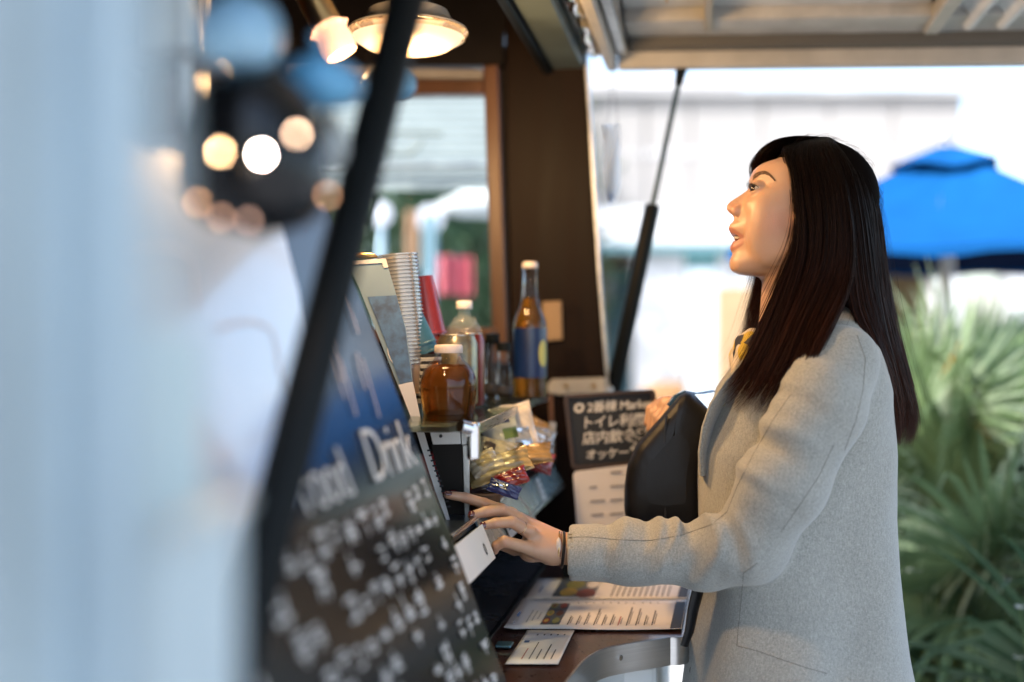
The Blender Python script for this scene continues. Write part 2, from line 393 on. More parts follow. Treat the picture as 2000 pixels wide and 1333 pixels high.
bush('rounded green bush beyond the palms at the right edge', (4.3, 9.0, .75), (1.2,.9,.85), 9000, bushm, .06, 8)
bush('pale bush low behind the fan palms', (3.15, 8.0, .55), (.9,.7,.6), 7000, bushp, .05, 9)
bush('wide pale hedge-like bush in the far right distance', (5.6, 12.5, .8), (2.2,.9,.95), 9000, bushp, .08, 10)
# white flowers on thin stalks low at the right
fl = thing('flowering_plant', 'low plant with small white flowers at the foot of the palms', 'plant', (1.18, 2.45, 0))
fm = mat('white_petal', (.72,.75,.72), .6, tl=.2); st = MB()
random.seed(21)
for k in range(26):
    x = 1.18+random.uniform(-.12,.16); y = 2.45+random.uniform(-.1,.1); z = random.uniform(.45,.93)
    st.tube([(1.18+random.uniform(-.03,.03), 2.45, 0), ((x+1.18)/2, y, z*.6), (x, y, z)], .0022, 5)
    f = MB()
    for q in range(5):
        a = q*1.257+random.random(); c = Vector((x,y,z)); d = Vector((math.cos(a), math.sin(a)*.6, .4)).normalized()*.012
        s_ = d.cross(Vector((0,0,1))).normalized()*.006; f.add([c, c+d*.6+s_, c+d, c+d*.6-s_], [(0,1,2,3)])
    f.build('flower', fm, fl)
st.build('stalks', pm[0], fl)
# ---------------------------------------------------------- what the end window looks on
def tree(label, x, y, h, r, seed, m=bushm):
    t = thing('tree', label, 'tree', (x, y, 0), 'trees seen through the truck\'s end window')
    random.seed(seed); tr = MB()
    tr.tube([(x,y,0),(x+.1,y,h*.3),(x,y,h*.6)], [.16,.11,.05], 8)
    for k in range(6):
        a = k*1.05; tr.tube([(x,y,h*.35),(x+r*.6*math.cos(a),y+r*.6*math.sin(a),h*.7)], [.05,.015], 6)
    tr.build('trunk', M['dark_wood'], t)
    leaf_mass('x', (x,y,h*.58), (r,r,h*.44), 14000, m, .07, seed).build('crown', m, t)
tree('dark broad tree seen through the middle of the end window', BX(800,13), 13, 4.6, 2.3, 31)
tree('green tree seen at the right side of the end window', BX(1010,16), 16, 5.0, 2.4, 32, leafmat('tree_leaf', (.07,.13,.05), (.03,.07,.03)))
tree('green tree seen at the left side of the end window', BX(590,15), 15, 5.4, 2.6, 33)
random.seed(5)
flagc = [(.55,.16,.20),(.30,.20,.45),(.55,.14,.18),(.55,.42,.28),(.35,.45,.65),(.60,.60,.75)]
def hanging(name, label, cat, px, py0, py1, wpx, Y, c, group=None):
    m = mat('cloth_'+name+str(px), c, .8, tl=.2); x = BX(px, Y); ww = wpx/K*Y
    rows = [[Vector((x+ww*(j/8), Y+.03*math.sin(j*1.4+px), BZ(py0+(py1-py0)*i/6, Y))) for j in range(9)] for i in range(7)]
    o = MB().grid(rows).build(name, m, label=label, cat=cat, group=group)
    so_ = o.modifiers.new('solid', 'SOLIDIFY'); so_.thickness = .006
    return o
hanging('cloth_banner', 'pink cloth banner seen low in the end window, left one of a pair', 'banner', 857, 500, 575, 30, 7, (.55,.13,.17))
hanging('cloth_banner', 'red cloth banner seen low in the end window, right one of a pair', 'banner', 892, 503, 578, 32, 7, (.52,.10,.14))
hanging('cloth_banner', 'violet strip of cloth between the pink and the red banner', 'banner', 886, 502, 570, 8, 7.05, (.22,.15,.45))
hanging('cloth_banner', 'tan cloth banner hanging high, left in the end window', 'banner', 792, 412, 520, 26, 8, (.45,.27,.17))
hanging('cloth_banner', 'pale blue cloth banner seen in the end window', 'banner', 826, 420, 540, 26, 8, (.35,.52,.62))
bn = thing('shop_parasol', 'white parasol edge seen through the end window beside the jamb', 'parasol', (BX(985,7.5), 7.5, 0))
MB().lathe((BX(985,7.5), 7.5, BZ(398,7.5)), [(.01,.16),(.2,.11),(.45,.0),(.44,-.05),(.40,-.05),(.02,.1)], 8, cap=False).build('canopy', mat('white_canvas', (.75,.77,.8), .7, tl=.3), bn)
MB().tube([(BX(985,7.5), 7.5, 0), (BX(985,7.5), 7.5, BZ(360,7.5))], .025).build('pole', M['steel'], bn)
for px, py, rr in ((742,418,.09),(840,428,.10)):
    o = thing('round_sign', f'round white sign on a pole, {"left" if px<800 else "middle"} of the end window', 'sign', (BX(px,8.5), 8.5, 0))
    MB().lathe((BX(px,8.5), 8.5, BZ(py,8.5)), [(.01,-.03),(rr,-.02),(rr,.02),(.01,.03)], 24, axis=(0,1,0)).build('disc', mat('sign_face', (.62,.62,.72), .6), o, smooth=True)
    MB().tube([(BX(px,8.5), 8.54, 0), (BX(px,8.5), 8.54, BZ(py,8.5))], .03).build('pole', mat('pale_pole', (.45,.58,.7), .6), o)
# ============================================================ FOOD TRUCK
truck = thing('food_truck', 'food truck with raised serving hatch, dark wood interior and laminate counter', 'food truck', T(-1, -.6, 0))
def tp(name, s0, s1, o0, o1, z0, z1, m, parent=None, bevel=.003, **kw):
    return MB().tbox(s0, s1, o0, o1, z0, z1).build(name, m, parent or truck, bevel=bevel, bseg=1, **kw)
ZC = 1.0
# outer wall below the hatch, floor, ends, back, roof
tp('side_panel', -2.6, .10, -.075, -.035, .30, ZC-.05, mat('black_body', (.02,.021,.024), .35, coat=.4))
tp('skirt', -2.6, .10, -.06, -.02, .12, .297, M['green_metal'])
tp('floor', -2.6, .10, -1.75, -.08, .30, .36, M['dark_panel'])
tp('rear_wall', -2.6, .10, -1.80, -1.752, .36, 2.45, M['dark_wood'])
tp('near_end_wall', -2.66, -2.602, -1.8, -.02, .30, 2.45, M['dark_wood'])
tp('roof', -2.7, .16, -1.85, -.03, 2.42, 2.47, M['white_paint'])
tp('ceiling', -2.6, .10, -1.75, -.12, 2.30, 2.34, M['dark_panel'])
for k in range(5):
    tp('ceiling_beam', -2.6, .09, -.40-.3*k, -.37-.3*k, 2.262, 2.297, mat('beam_metal', (.25,.25,.27), .4, .6) if k == 0 else bpy.data.materials['beam_metal'])
# far end wall with a window (wood panel to its right reaches the open hatch)
def endpoly(name, pts, m, th=.05, s=0.05, parent=None, **kw):   # pts (px,py) projected on plane s
    ring = []
    for px, py in pts:
        dx = (px-1000)/K          # find Y with s(Y)=s:  U.(xY-.2025, Y-2.5)=s
        Y = (s + U.x*.2025 + U.y*2.5)/(U.x*dx+U.y)
        ring.append(P(px, py, Y))
    return MB().prism(ring, U*th).build(name, m, parent or truck, **kw)
# the curved wooden side piece; widens towards the counter
endpoly('jamb_panel', [(986,-40),(1125,-40),(1140,100),(1148,230),(1157,380),(1167,540),(1176,660),(1183,742),(1186,800),(1172,1010),(1160,1130),(1000,1130),(1000,700),(990,300)], mat('jamb_wood', (.009,.0030,.0012), .5, spec=.13, noise=(7,.5,(3,3,.25)), bump=(40,.25,(3,3,.2))), .035, 0, bevel=.004)
endpoly('end_wall_top', [(-200,-300),(1120,-300),(1120,60),(985,60),(982,128),(560,128),(-200,60)], M['dark_panel'], .04, .055)
endpoly('end_wall_bottom', [(-200,700),(1020,640),(1020,1300),(-200,1400)], M['dark_panel'], .04, .055)
endpoly('end_wall_left', [(-200,60),(560,128),(560,660),(-200,700)], M['dark_wood'], .04, .055)
wn = lambda n, pts, m, s=.03, th=.05, **kw: endpoly(n, pts, m, th, s, **kw)
wn('window_frame', [(943,128),(972,126),(992,712),(962,708)], M['copper_wood'], bevel=.004)
wn('dark_reveal', [(962,90),(1040,90),(1040,730),(974,730)], M['dark_panel'], s=.082, th=.01)
wn('window_frame', [(560,128),(943,136),(943,154),(560,150)], mat('grey_trim', (.30,.29,.28), .5, noise=(6,.3,(1,1,1))), bevel=.003)
wn('window_header', [(560,152),(943,157),(944,183),(560,186)], M['copper_wood'], s=.035, bevel=.003)
wn('window_sill', [(560,640),(966,640),(968,668),(560,668)], M['copper_wood'], s=.01, bevel=.003)
oc = thing('opposite_canopy', 'grey white corrugated canopy sheet filling the upper part of the end window', 'canopy', P(800,300,4.2))
rows = []
for i in range(120):
    y = 120+252*i/119; rows.append([P(x, y, 4.2+.9*(1-i/119)+.010*math.cos(i*.85)) for x in (430, 700, 1010)])
MB().grid(rows).build('corrugated_sheet', mat('canopy_grey', (.20,.225,.23), .5, noise=(3,.2,(1,1,1))), oc, smooth=True)
MB().tube([P(430,327,4.25), P(1010,322,4.25)], .012, 8).build('cross_bar', M['aluminium'], oc)
MB().tube([P(780+45*math.cos(a), 268+35*math.sin(a), 4.15) for a in np.linspace(.2,3.1,14)]+[P(735,258,4.15),P(865,262,4.15)], .007, 8).build('handle', mat('handle_grey', (.18,.2,.18), .5), oc, smooth=True)
MB().tube([P(470,300,4.3), P(470,1200,4.3)], .03, 8).build('leg', M['aluminium'], oc)
wn('window_pane', [(560,186),(944,183),(962,640),(560,640)], glass('pane', (.93,.97,.96), .02, thin=True), s=.06, th=.004)
# outer frame of the far jamb, bright metal edge
endpoly('edge_trim', [(1127,-40),(1131,-40),(1145,100),(1153,230),(1162,380),(1172,540),(1181,660),(1188,742),(1191,800),(1187,800),(1184,742),(1177,660),(1168,540),(1158,380),(1149,230),(1141,100)], M['aluminium'], .05, -.01)
# header above the hatch
tp('header', -2.6, .045, -.115, -.045, 2.052, 2.298, M['green_metal'])
tp('header_lip', -2.6, .045, -.135, -.117, 2.040, 2.10, M['black_metal'])
tp('gutter_rail', -2.6, .02, -.043, -.020, 2.085, 2.15, M['aluminium'])
# wrinkled foil-like seal along the hinge
rows = []
random.seed(9)
for i in range(150):
    s = -2.2+2.2*i/149; row = []
    for j in range(7):
        a = math.pi*j/6; q = .013+.004*math.sin(i*.9+j)+random.uniform(-.0022,.0022)
        row.append(T(s, -.018+q*math.cos(a), 2.082-q*math.sin(a)*1.2+.004*math.sin(i*.35)))
    rows.append(row)
MB().grid(rows).build('hinge_seal', M['chrome'], truck, smooth=True)

# ---- hatch lid held open (awning)
aw = thing('hatch_lid', 'raised serving hatch lid with white lined underside, held up by two gas struts', 'hatch', T(-1, .6, 2.1), None)
HS0, HS1 = -2.3, .045
def al(name, s0, s1, o0, o1, z0, z1, m, **kw):
    # lid drops 2.2 cm per metre outwards
    d = -.030
    mb = MB(); mb.hexa([T(s,o,z+o*d) for z in (z0,z1) for s,o in ((s0,o0),(s0,o1),(s1,o1),(s1,o0))])
    kw.setdefault('bevel', .003)
    return mb.build(name, m, aw, bseg=1, **kw)
al('lid_skin', HS0-.02, HS1+.01, -.005, 1.60, 2.160, 2.172, M['white_paint'])
al('hinge_beam', HS0, HS1, .002, .026, 2.052, 2.157, M['cream_paint'])
al('inner_rail', HS0, HS1-.035, .030, .052, 2.075, 2.157, M['aluminium'])
al('front_beam', HS1-.032, HS1, .029, 1.59, 2.052, 2.157, M['cream_paint'], bevel=.004)
al('front_lip', HS1-.075, HS1-.036, .055, 1.58, 2.086, 2.157, mat('dark_trim', (.10,.095,.08), .5))  # plain dark strip along the inside of the far beam
al('outer_beam', HS0, HS1-.035, 1.565, 1.59, 2.052, 2.157, M['cream_paint'])
al('lining_edge', HS1-.20, HS1-.078, .055, 1.56, 2.108, 2.150, mat('taupe_paint', (.50,.485,.44), .45, noise=(12,.3,(1,1,1)), bump=(50,.4,(1,1,1))))
# flat lining_sheet pieces on the inner part, corrugated sheet on the outer part
al('lining_sheet', -.86, HS1-.203, .055, .225, 2.132, 2.140, M['old_white'])
al('lining_sheet', -.86, HS1-.203, .228, .655, 2.132, 2.140, M['old_white'])
al('lining_sheet', -1.55, -.863, .055, .655, 2.132, 2.140, M['old_white'])
al('lining_sheet', HS0+.02, -1.553, .055, .655, 2.132, 2.140, M['old_white'])
al('cross_rib', -.9, HS1-.14, .218, .236, 2.100, 2.131, mat('rib_tan', (.30,.27,.2), .5))
al('border_strip', HS0+.02, HS1-.10, .660, .690, 2.098, 2.131, M['cream_paint'])
corr = M['old_white']
rows = []
for s in (HS0+.02, -1.5, -.8, -.079):
    rows.append([T(s, .695+.865*j/200, 2.112+.014*math.sin(j/200*2*math.pi*13.5)-.030*(.695+.865*j/200)) for j in range(201)])
MB().grid(rows).build('corrugated_sheet', corr, aw, smooth=True)
MB().tube([T(-1.8,.15,2.085), T(-.35,.15,2.085)], .0035, 6).build('stay_wire', M['brass'], aw)

# gas struts
def strut(label, bot, top, frac=.57, tk=1.0):
    bot, top = Vector(bot), Vector(top); r = thing('gas_strut', label, 'gas strut', bot, 'gas struts of the hatch')
    d = top-bot; mid = bot+d*frac; dn = d.normalized()
    MB().tube([bot, bot+dn*.012, mid-dn*.01, mid], [.012*tk,.0175*tk,.0175*tk,.015*tk], 20).build('cylinder', M['black_metal'], r, smooth=True)
    MB().tube([mid-dn*.005, top], .0058*tk, 12).build('rod', mat('green_rod', (.03,.05,.045), .25, .5), r, smooth=True)
    MB().tube([top-dn*.055, top-dn*.012, top+dn*.006], [.009,.014,.011], 14).build('end_fitting', M['black_metal'], r, smooth=True)
    MB().obox(top+Vector((0,.012,.018)), (.028,0,0), (0,.006,0), (0,0,.012)).build('top_bracket', M['cream_paint'], r, bevel=.004)
    MB().obox(bot+Vector((-.012,0,-.01)), (.012,0,0), (0,.02,0), (0,0,.03)).build('bottom_bracket', M['steel'], r, bevel=.003)
    return r
strut('black gas strut with a thin rod, rising beside the wood jamb at the far end', P(1196,772,2.52), P(1335,118,2.50))
strut('thick out of focus black gas strut crossing the view close to the camera', P(425,1440,.76), P(905,-430,1.10), frac=.80, tk=.97)

# ---- counter: dark laminate with a steel rim that swings out at the far end
def rim_path():
    pts = [(-2.3,.030),(-1.2,.030),(-1.06,.036),(-.964,.046),(-.91,.052),(-.875,.060),(-.85,.069),(-.83,.081),(-.812,.098),(-.795,.118),(-.778,.140),(-.762,.160)]
    cx, co, r = -.728, .170, .026
    for k in range(7):
        a = math.pi+ (-math.pi/2)*k/6
        pts.append((cx+r*math.cos(a)-.0, co+r*math.sin(a)))
    return pts+[(-.5,.196),(-.2,.196),(-.12,.19),(-.09,.16),(-.085,.02),(-.085,-.03)]
rp = rim_path()
def polar(pts, z): return [T(s,o,z) for s,o in pts]
inner = [(-.085,-.10),(-2.3,-.10)]
MB().prism(polar(rp+inner, ZC-.032), (0,0,.030)).build('counter', M['laminate'], truck)
# seam: inner flap in greyer laminate behind a black gap
tp('counter_inner', -2.3, -.06, -.62, -.104, ZC-.032, ZC-.003, M['laminate_grey'], bevel=.002)
tp('seam_strip', -2.3, -.06, -.1035, -.0975, ZC-.030, ZC+.001, M['black_metal'], bevel=0)
rows = []
def offs(pts, d):
    out = []
    for i, (a, b_) in enumerate(pts):
        p0 = pts[max(i-1,0)]; p1 = pts[min(i+1,len(pts)-1)]; t = Vector((p1[0]-p0[0], p1[1]-p0[1])).normalized()
        out.append((a - t.y*d, b_ + t.x*d))
    return out
ro = offs(rp, .0025)
z0, z1 = ZC-.042, ZC+.001
MB().grid([polar(offs(rp,.0), z1), polar(ro, z1-.0006), polar(ro, z0), polar(offs(rp,-.001), z0)]).build('counter_rim', mat('rim_steel', (.66,.66,.65), .30, 1, noise=(260,.10,(.02,.02,2.5)), bump=(900,.04,(.02,.02,2))), truck, smooth=True, ang=30)
rv = MB()
for i, (s, o) in enumerate([(-1.3,.0325),(-1.02,.040),(-.80,.1365),(-.45,.1985),(-.2,.1985)]):
    q = ro[8] if i == 2 else (s, o)
    rv = MB(); rv.lathe(T(q[0], q[1], ZC-.018), [(.0045,0),(.0042,.0015),(.001,.002)], 12, axis=(N - U*(.75 if i == 2 else 0)).normalized())
    rv.build('rivet', M['chrome'], truck, smooth=True)
# white body bulge below the counter extension
MB().prism(polar([(-.72,-.03),(-.74,.10),(-.72,.150),(-.2,.150),(-.14,.12),(-.12,-.03)], .25), (0,0,.70)).build('lower_cabinet', M['white_paint'], truck, bevel=.01)
MB().prism(polar([(-1.6,-.03),(-1.6,.0),(-.80,.0),(-.76,.05),(-.745,-.03)], .28), (0,0,.66)).build('body_fairing', M['white_paint'], truck, bevel=.008)
MB().lathe(T(-.84,.012,.905), [(.001,0),(.011,.001),(.011,.006),(.004,.007)], 20, axis=N).build('latch_knob', M['chrome'], truck, smooth=True)
MB().tube([T(-1.1,.012,.90),T(-.86,.02,.90),T(-.80,.06,.90),T(-.77,.11,.90)], .012, 12).build('grab_rail', M['chrome'], truck, smooth=True)
# far end bracket, cream plate with screws next to the bottle
endpoly('cream_plate', [(1068,752),(1078,741),(1182,738),(1182,768),(1090,772),(1070,768)], M['cream_paint'], .01, -.013, bevel=.002)
for px in (1106, 1160):
    endpoly('screw', [(px-4,752),(px,748),(px+4,752),(px+4,757),(px,761),(px-4,757)], M['brass'], .003, -.017)
endpoly('switch_plate', [(1058,590),(1096,588),(1098,664),(1062,667)], mat('tan_plate', (.33,.22,.12), .6), .012, -.014, bevel=.002)
endpoly('thin_post', [(1072,772),(1078,772),(1083,905),(1077,905)], mat('rust_post', (.20,.10,.06), .5), .01, -.013)

# interior shelving on the left, warm lit
for z in (1.35, 1.62, 1.90):
    tp('wall_shelf', -1.7, -.02, -1.745, -1.50, z, z+.02, M['copper_wood'])
tp('upright', -.62, -.60, -.66, -.64, ZC, 2.295, M['cream_paint'])
tp('upright', -.62, -.60, -.86, -.84, ZC, 2.295, M['copper_wood'])
tp('back_counter', -1.9, -.02, -1.745, -1.30, .36, .95, M['dark_wood'])
# ============================================================ LAMPS (lit in the photograph)
WARM = (1.0, .60, .27)
pd = thing('pendant_lamp', 'round lit pendant lamp with pale enamel shade and glass rim', 'lamp', P(797,40,1.88))
c = P(797, 64, 1.88)
MB().lathe(c, [(.030,.062),(.033,.05),(.05,.040),(.066,.034),(.074,.018),(.098,.004),(.099,0),(.094,.0005),(.070,.014),(.03,.02)], 48, cap=False).build('shade', mat('enamel', (.50,.47,.42), .35, coat=.3), pd, smooth=True)
MB().lathe(c, [(.100,.001),(.1015,-.003),(.094,-.010),(.0935,-.006)], 48, cap=False).build('glass_rim', glass('rim_glass', (1,.9,.8), .05, thin=True), pd, smooth=True)
MB().lathe(c, [(.091,-.002),(.088,-.012),(.070,-.024),(.040,-.030),(.002,-.032)], 48, cap=False).build('diffuser', mat('lamp_glow', (.35,.25,.16), .4, emit=(1,.70,.42), estr=.34), pd, smooth=True)
MB().lathe(c, [(.022,.055),(.022,.10),(.012,.11),(.004,.18)], 20).build('socket', M['steel'], pd, smooth=True)
def plight(name, loc, e, r, col=WARM):
    l = bpy.data.lights.new(name, 'POINT'); l.energy = e; l.color = col; l.shadow_soft_size = r
    o = bpy.data.objects.new(name, l); COL.objects.link(o); o.location = loc; return o
plight('pendant_light', c+Vector((0,0,-.06)), 6, .06)
sp = thing('spot_lamp', 'small brass spot lamp with a fluted glowing glass shade, left of the pendant lamp', 'lamp', P(620,10,1.45))
a0, a1 = P(598,-30,1.45), P(640,52,1.45); ax = (a1-a0).normalized()
MB().lathe(a0, [(.020,0),(.020,(a1-a0).length*.9),(.016,(a1-a0).length)], 28, axis=ax).build('housing', M['brass'], sp, smooth=True)
mb = MB(); n = 48; rows = []
for i, (r, h) in enumerate([(.018,-.003),(.0255,.003),(.021,.010),(.0225,.021),(.0225,.032),(.020,.040)]):
    rows.append([]); 
    for k in range(n+1):
        g_ = 2*math.pi*k/n; q = r*(1+(.09 if i in (1,) else .03)*math.cos(g_*8))
        aa = ax.orthogonal().normalized(); bb = ax.cross(aa); rows[-1].append(a1+ax*h+(aa*math.cos(g_)+bb*math.sin(g_))*q)
mb.grid(rows).build('glass_shade', mat('fluted_glow', (.4,.22,.15), .35, emit=(1,.45,.24), estr=.7), sp, smooth=True)
MB().lathe(a1, [(.019,.036),(.013,.040),(.002,.041)], 24, axis=ax, cap=False).build('bulb', mat('bulb_glow', (1,.8,.6), .4, emit=(1,.80,.60), estr=1.6), sp, smooth=True)
MB().tube([P(560,-120,1.45), a0], .008).build('arm', M['black_metal'], sp)
plight('spot_light', a1+ax*.07, 3.3, .03)
# string of bulbs close to the camera, which the lens turns into discs
gl = {}
def bulb(label, px, py, Y, e, r=.006, col=(1,.62,.33)):
    t = thing('string_bulb', label, 'bulb', P(px,py,Y), 'bulbs of the light string over the menu board')
    k = (col, e)
    if k not in gl: gl[k] = mat('bulb_%d' % len(gl), (1,.8,.6), .4, emit=col, estr=e)
    MB().lathe(P(px,py,Y), [(.0008,-r),(r*.7,-r*.7),(r,0),(r*.7,r*.75),(r*.45,r*1.1)], 16).build('bulb', gl[k], t, smooth=True)
    MB().lathe(P(px,py,Y)+Vector((0,0,r*1.1)), [(r*.5,0),(r*.5,r*1.2),(.001,r*1.4)], 12).build('socket', M['black_metal'], t, smooth=True)
BYY = .66
bulb('brightest white bulb in the middle of the string over the menu board', 511, 303, BYY, 70, .0021, (1,.80,.66))
bulb('orange bulb left of the brightest one over the menu board', 430, 297, BYY, 22, .0020, (1,.58,.28))
bulb('dimmer tan bulb right of the brightest one over the menu board', 580, 262, BYY, 13, .0020, (1,.64,.42))
bulb('dim amber bulb low at the left end of the string', 386, 396, .68, 2.0, 0.0019, (1,.45,.15))
bulb('dim amber bulb low beneath the orange one', 432, 426, .68, 1.3, 0.0019, (1,.5,.3))
bulb('faint bulb low beneath the brightest one', 486, 432, .68, 1.1, 0.0019, (1,.55,.4))
bulb('dim amber bulb low at the right end beside the strut', 640, 382, .68, 1.4, 0.0019, (1,.45,.2))
wire = [P(330,340,.64),P(386,385,.655),P(430,288,.605),P(511,294,.605),P(580,254,.605),P(640,372,.655),P(700,300,.66)]
wm = MB().tube(wire, .0009, 6).build('bulb_wire', M['black_metal'], label='thin black wire of the light string over the menu board', cat='wire')
for i in range(1): pass
plight('bulb_string_light', P(505,330,.74), .55, .05, (1,.66,.38))
# unidentified dark blob and pale blue bags, hung out of focus behind the bulbs
def hang(root, p, top=2.05, r=.0012):
    MB().tube([Vector(p), Vector((p[0], p[1], top))], r, 6).build('cord', M['black_metal'], root)
cc = P(500, 300, .76)
cm = thing('hanging_blob', 'unidentified black rounded speaker hanging on a cord behind the string of bulbs', 'blob', cc)
def blobmesh(cc, rx, ry, rz, ph=0, pw=3.0, wob=.0):
    rows = []
    for i in range(15):
        v = -1+2*i/14; rows.append([])
        for k in range(33):
            g_ = 2*math.pi*k/32; q = (1-abs(v)**pw)**.5*(1+wob*math.sin(3*g_+ph)+wob*.6*math.sin(7*g_+ph*2+5*v))
            rows[-1].append(cc+Vector((rx*q*math.cos(g_)*(1-.12*v), ry*q*math.sin(g_), rz*v)))
    return MB().grid(rows)
blobmesh(cc, .047, .050, .056, 0, 3.2).build('housing', M['black_gloss'], cm, smooth=True)
MB().lathe(cc+Vector((0,0,.05)), [(.018,0),(.016,.006),(.004,.010),(.002,.02)], 20).build('cord_grip', M['black_metal'], cm, smooth=True); hang(cm, cc+Vector((0,0,.06)))
skyb = mat('sky_blue_plastic', (.10,.36,.62), .35, noise=(9,.35,(1,1,1)), coat=.3)
def bagthing(name, label, cat, px, py, Y, rx, rz, m, ry=.022):
    c = P(px,py,Y); t = thing(name, label, cat, c, 'bags hung from the hatch header')
    blobmesh(c, rx, ry, rz, px, 2.4, .07).build('pouch', m, t, smooth=True)
    MB().lathe(c+Vector((0,0,rz*.95)), [(.006,0),(.003,.006),(.007,.014),(.001,.015)], 12).build('tied_neck', m, t, smooth=True); hang(t, c+Vector((0,0,rz)))
bagthing('plastic_bag', 'pale blue plastic bag hanging right above the black speaker', 'bag', 468, 66, .74, .027, .026, mat('pale_blue', (.28,.52,.72), .4, noise=(12,.4,(1,1,1))))
bagthing('plastic_bag', 'crumpled bright blue plastic bag hanging between the speaker and the near strut', 'bag', 622, 160, .80, .029, .019, skyb)
bagthing('plastic_bag', 'blue plastic bag mostly hidden behind the near gas strut', 'bag', 760, 160, 1.30, .030, .024, mat('mid_blue', (.13,.34,.52), .4, noise=(12,.4,(1,1,1))))
bagthing('plastic_bag', 'small grey bag hanging low between the bulbs and the near strut', 'bag', 640, 280, .85, .015, .021, mat('grey_bag', (.30,.33,.33), .4))
rk = thing('hanging_rack', 'narrow hanging rack with two small shelves beside the pale panel', 'rack', P(350,240,.93))
for px, py, m_, lb in ((335,110,'cream_paint','tan canister on the upper shelf of the hanging rack'),(345,262,'copper_wood','brown canister on the lower shelf of the hanging rack')):
    b0 = P(px,py,.9); MB().lathe(b0, [(.018,0),(.02,.004),(.02,.045),(.015,.05),(.001,.052)], 20).build('canister', M[m_], smooth=True, label=lb, cat='canister', group='canisters on the hanging rack')
    MB().box((b0.x-.03, .875, b0.z-.008), (b0.x+.035, .935, b0.z-.001)).build('shelf', M['copper_wood'], rk, bevel=.001)
for px, Y in ((316,.93),(372,.93),(366,.88)):
    q = P(px,268,Y); MB().tube([q, Vector((q.x,q.y,2.04))], .0035, 8).build('rod', M['white_paint'], rk)

# ============================================================ WHITE PANEL RIGHT BESIDE THE CAMERA
pb = mat('pale_blue_panel', (.60,.715,.735), .5, noise=(14,.42,(1,1,.3)))
wd = thing('stand_panel', 'pale blue white ribbed panel at the left edge, far out of focus', 'panel', P(150,1333,.28))
def pbox(name, px0, px1, py0, py1, Y0, Y1, m, par):
    a, b_ = P(px0,py1,Y0), P(px1,py0,Y0)
    return MB().box((a.x, Y0, a.z), (b_.x, Y1, b_.z)).build(name, m, par, bevel=.002)
pbox('board', -120, 262, -120, 1600, .285, .295, pb, wd)
pbox('rib', -10, 60, -120, 1600, .272, .2835, pb, wd)
pbox('rib', 150, 182, -120, 1600, .276, .2835, mat('blue_rib', (.46,.60,.70), .5), wd)
pbox('edge_frame', 248, 300, -120, 1600, .278, .29, pb, wd)
fr = thing('counter_box', 'pale blue white box low at the left, out of focus', 'box', P(380,1500,.40))
pbox('box_body', 150, 335, 1085, 1700, .40, .50, mat('pale_box', (.62,.72,.75), .5, noise=(5,.1,(1,1,1))), fr)
pbox('box_lid', 140, 340, 1050, 1082, .395, .51, pb, fr)
pbox('box_upper', 150, 290, 640, 1037, .42, .50, mat('pale_green_box', (.56,.69,.70), .5), fr)

# ============================================================ BIG MENU BOARD leaning in the hatch
mbd = thing('menu_board', 'large glossy black menu board with white handwriting and a pale poster at top', 'menu board', P(990,1333,1.38))
Bb = P(990, 1333, 1.38); Bt = P(636, 400, 1.38)
Lup = (Bt-Bb); Lh = Lup.length; up = Lup.normalized()
nrm = up.cross(-U).normalized()
if nrm.dot(N) < 0: nrm = -nrm
LEN = .90
def BP(a, b_, h=0): return Bb - U*a + up*b_ + nrm*h      # a: towards the camera, b: up the board
cr = MB(); cr.hexa([BP(0,0,-.008),BP(LEN,0,-.008),BP(LEN,0,0),BP(0,0,0),BP(0,Lh,-.008),BP(LEN,Lh,-.008),BP(LEN,Lh,0),BP(0,Lh,0)])
cr.build('board', M['board_gloss'], mbd, bevel=.002)
posm = mat('pale_poster', (.60,.67,.75), .22, coat=.8, noise=(3,.15,(1,1,1)))
pos = MB(); rows = []
for i in range(2): rows.append([])
ring = [BP(0.004, Lh*.60, .002)]
pts2 = [(.18,.992),(LEN-.02,.992),(LEN-.02,.30),(.74,.34),(.55,.40),(.42,.47),(.34,.55),(.28,.66),(.22,.80)]
MB().prism([BP(a, b_*Lh, .0012) for a, b_ in pts2], nrm*.0012).build('poster', posm, mbd)
brown = mat('brown_print', (.32,.17,.09), .4)
random.seed(12)
def stroke(mb, pts, w_, h): # flat brush strokes on the board
    L_ = []; 
    for i, (a, b_) in enumerate(pts):
        p0 = pts[max(i-1,0)]; p1 = pts[min(i+1,len(pts)-1)]; t = Vector((p1[0]-p0[0], p1[1]-p0[1])); t = t.normalized() if t.length > 0 else Vector((1,0))
        L_.append((a-t.y*w_, b_+t.x*w_, a+t.y*w_, b_-t.x*w_))
    mb.grid([[BP(q[0], q[1], h), BP(q[2], q[3], h)] for q in L_])
mb = MB()
for k in range(9):                      # feather like brown marks near the far edge
    b0 = Lh*random.uniform(.66,.90); a0_ = random.uniform(.03,.20)
    stroke(mb, [(a0_+.02*t, b0-.05*t+.01*math.sin(t*3+k)) for t in np.linspace(0,1,6)], .0022, .0030)
mb.build('feather_print', mat('faded_print', (.45,.33,.27), .4), mbd).__setitem__('kind', 'stuff'); mb = MB()
for q in range(2):                      # loose brush drawing
    stroke(mb, [(.50-.10*q+(.05+.02*q)*math.cos(t)+.02*math.sin(2.3*t), Lh*(.78-.10*q)+(.03+.01*t*.5)*math.sin(t)) for t in np.linspace(q, q+3.4, 22)], .0020, .0030)
mb.build('swirl_print', mat('swirl_ink', (.60,.56,.56), .4), mbd).__setitem__('kind', 'stuff')
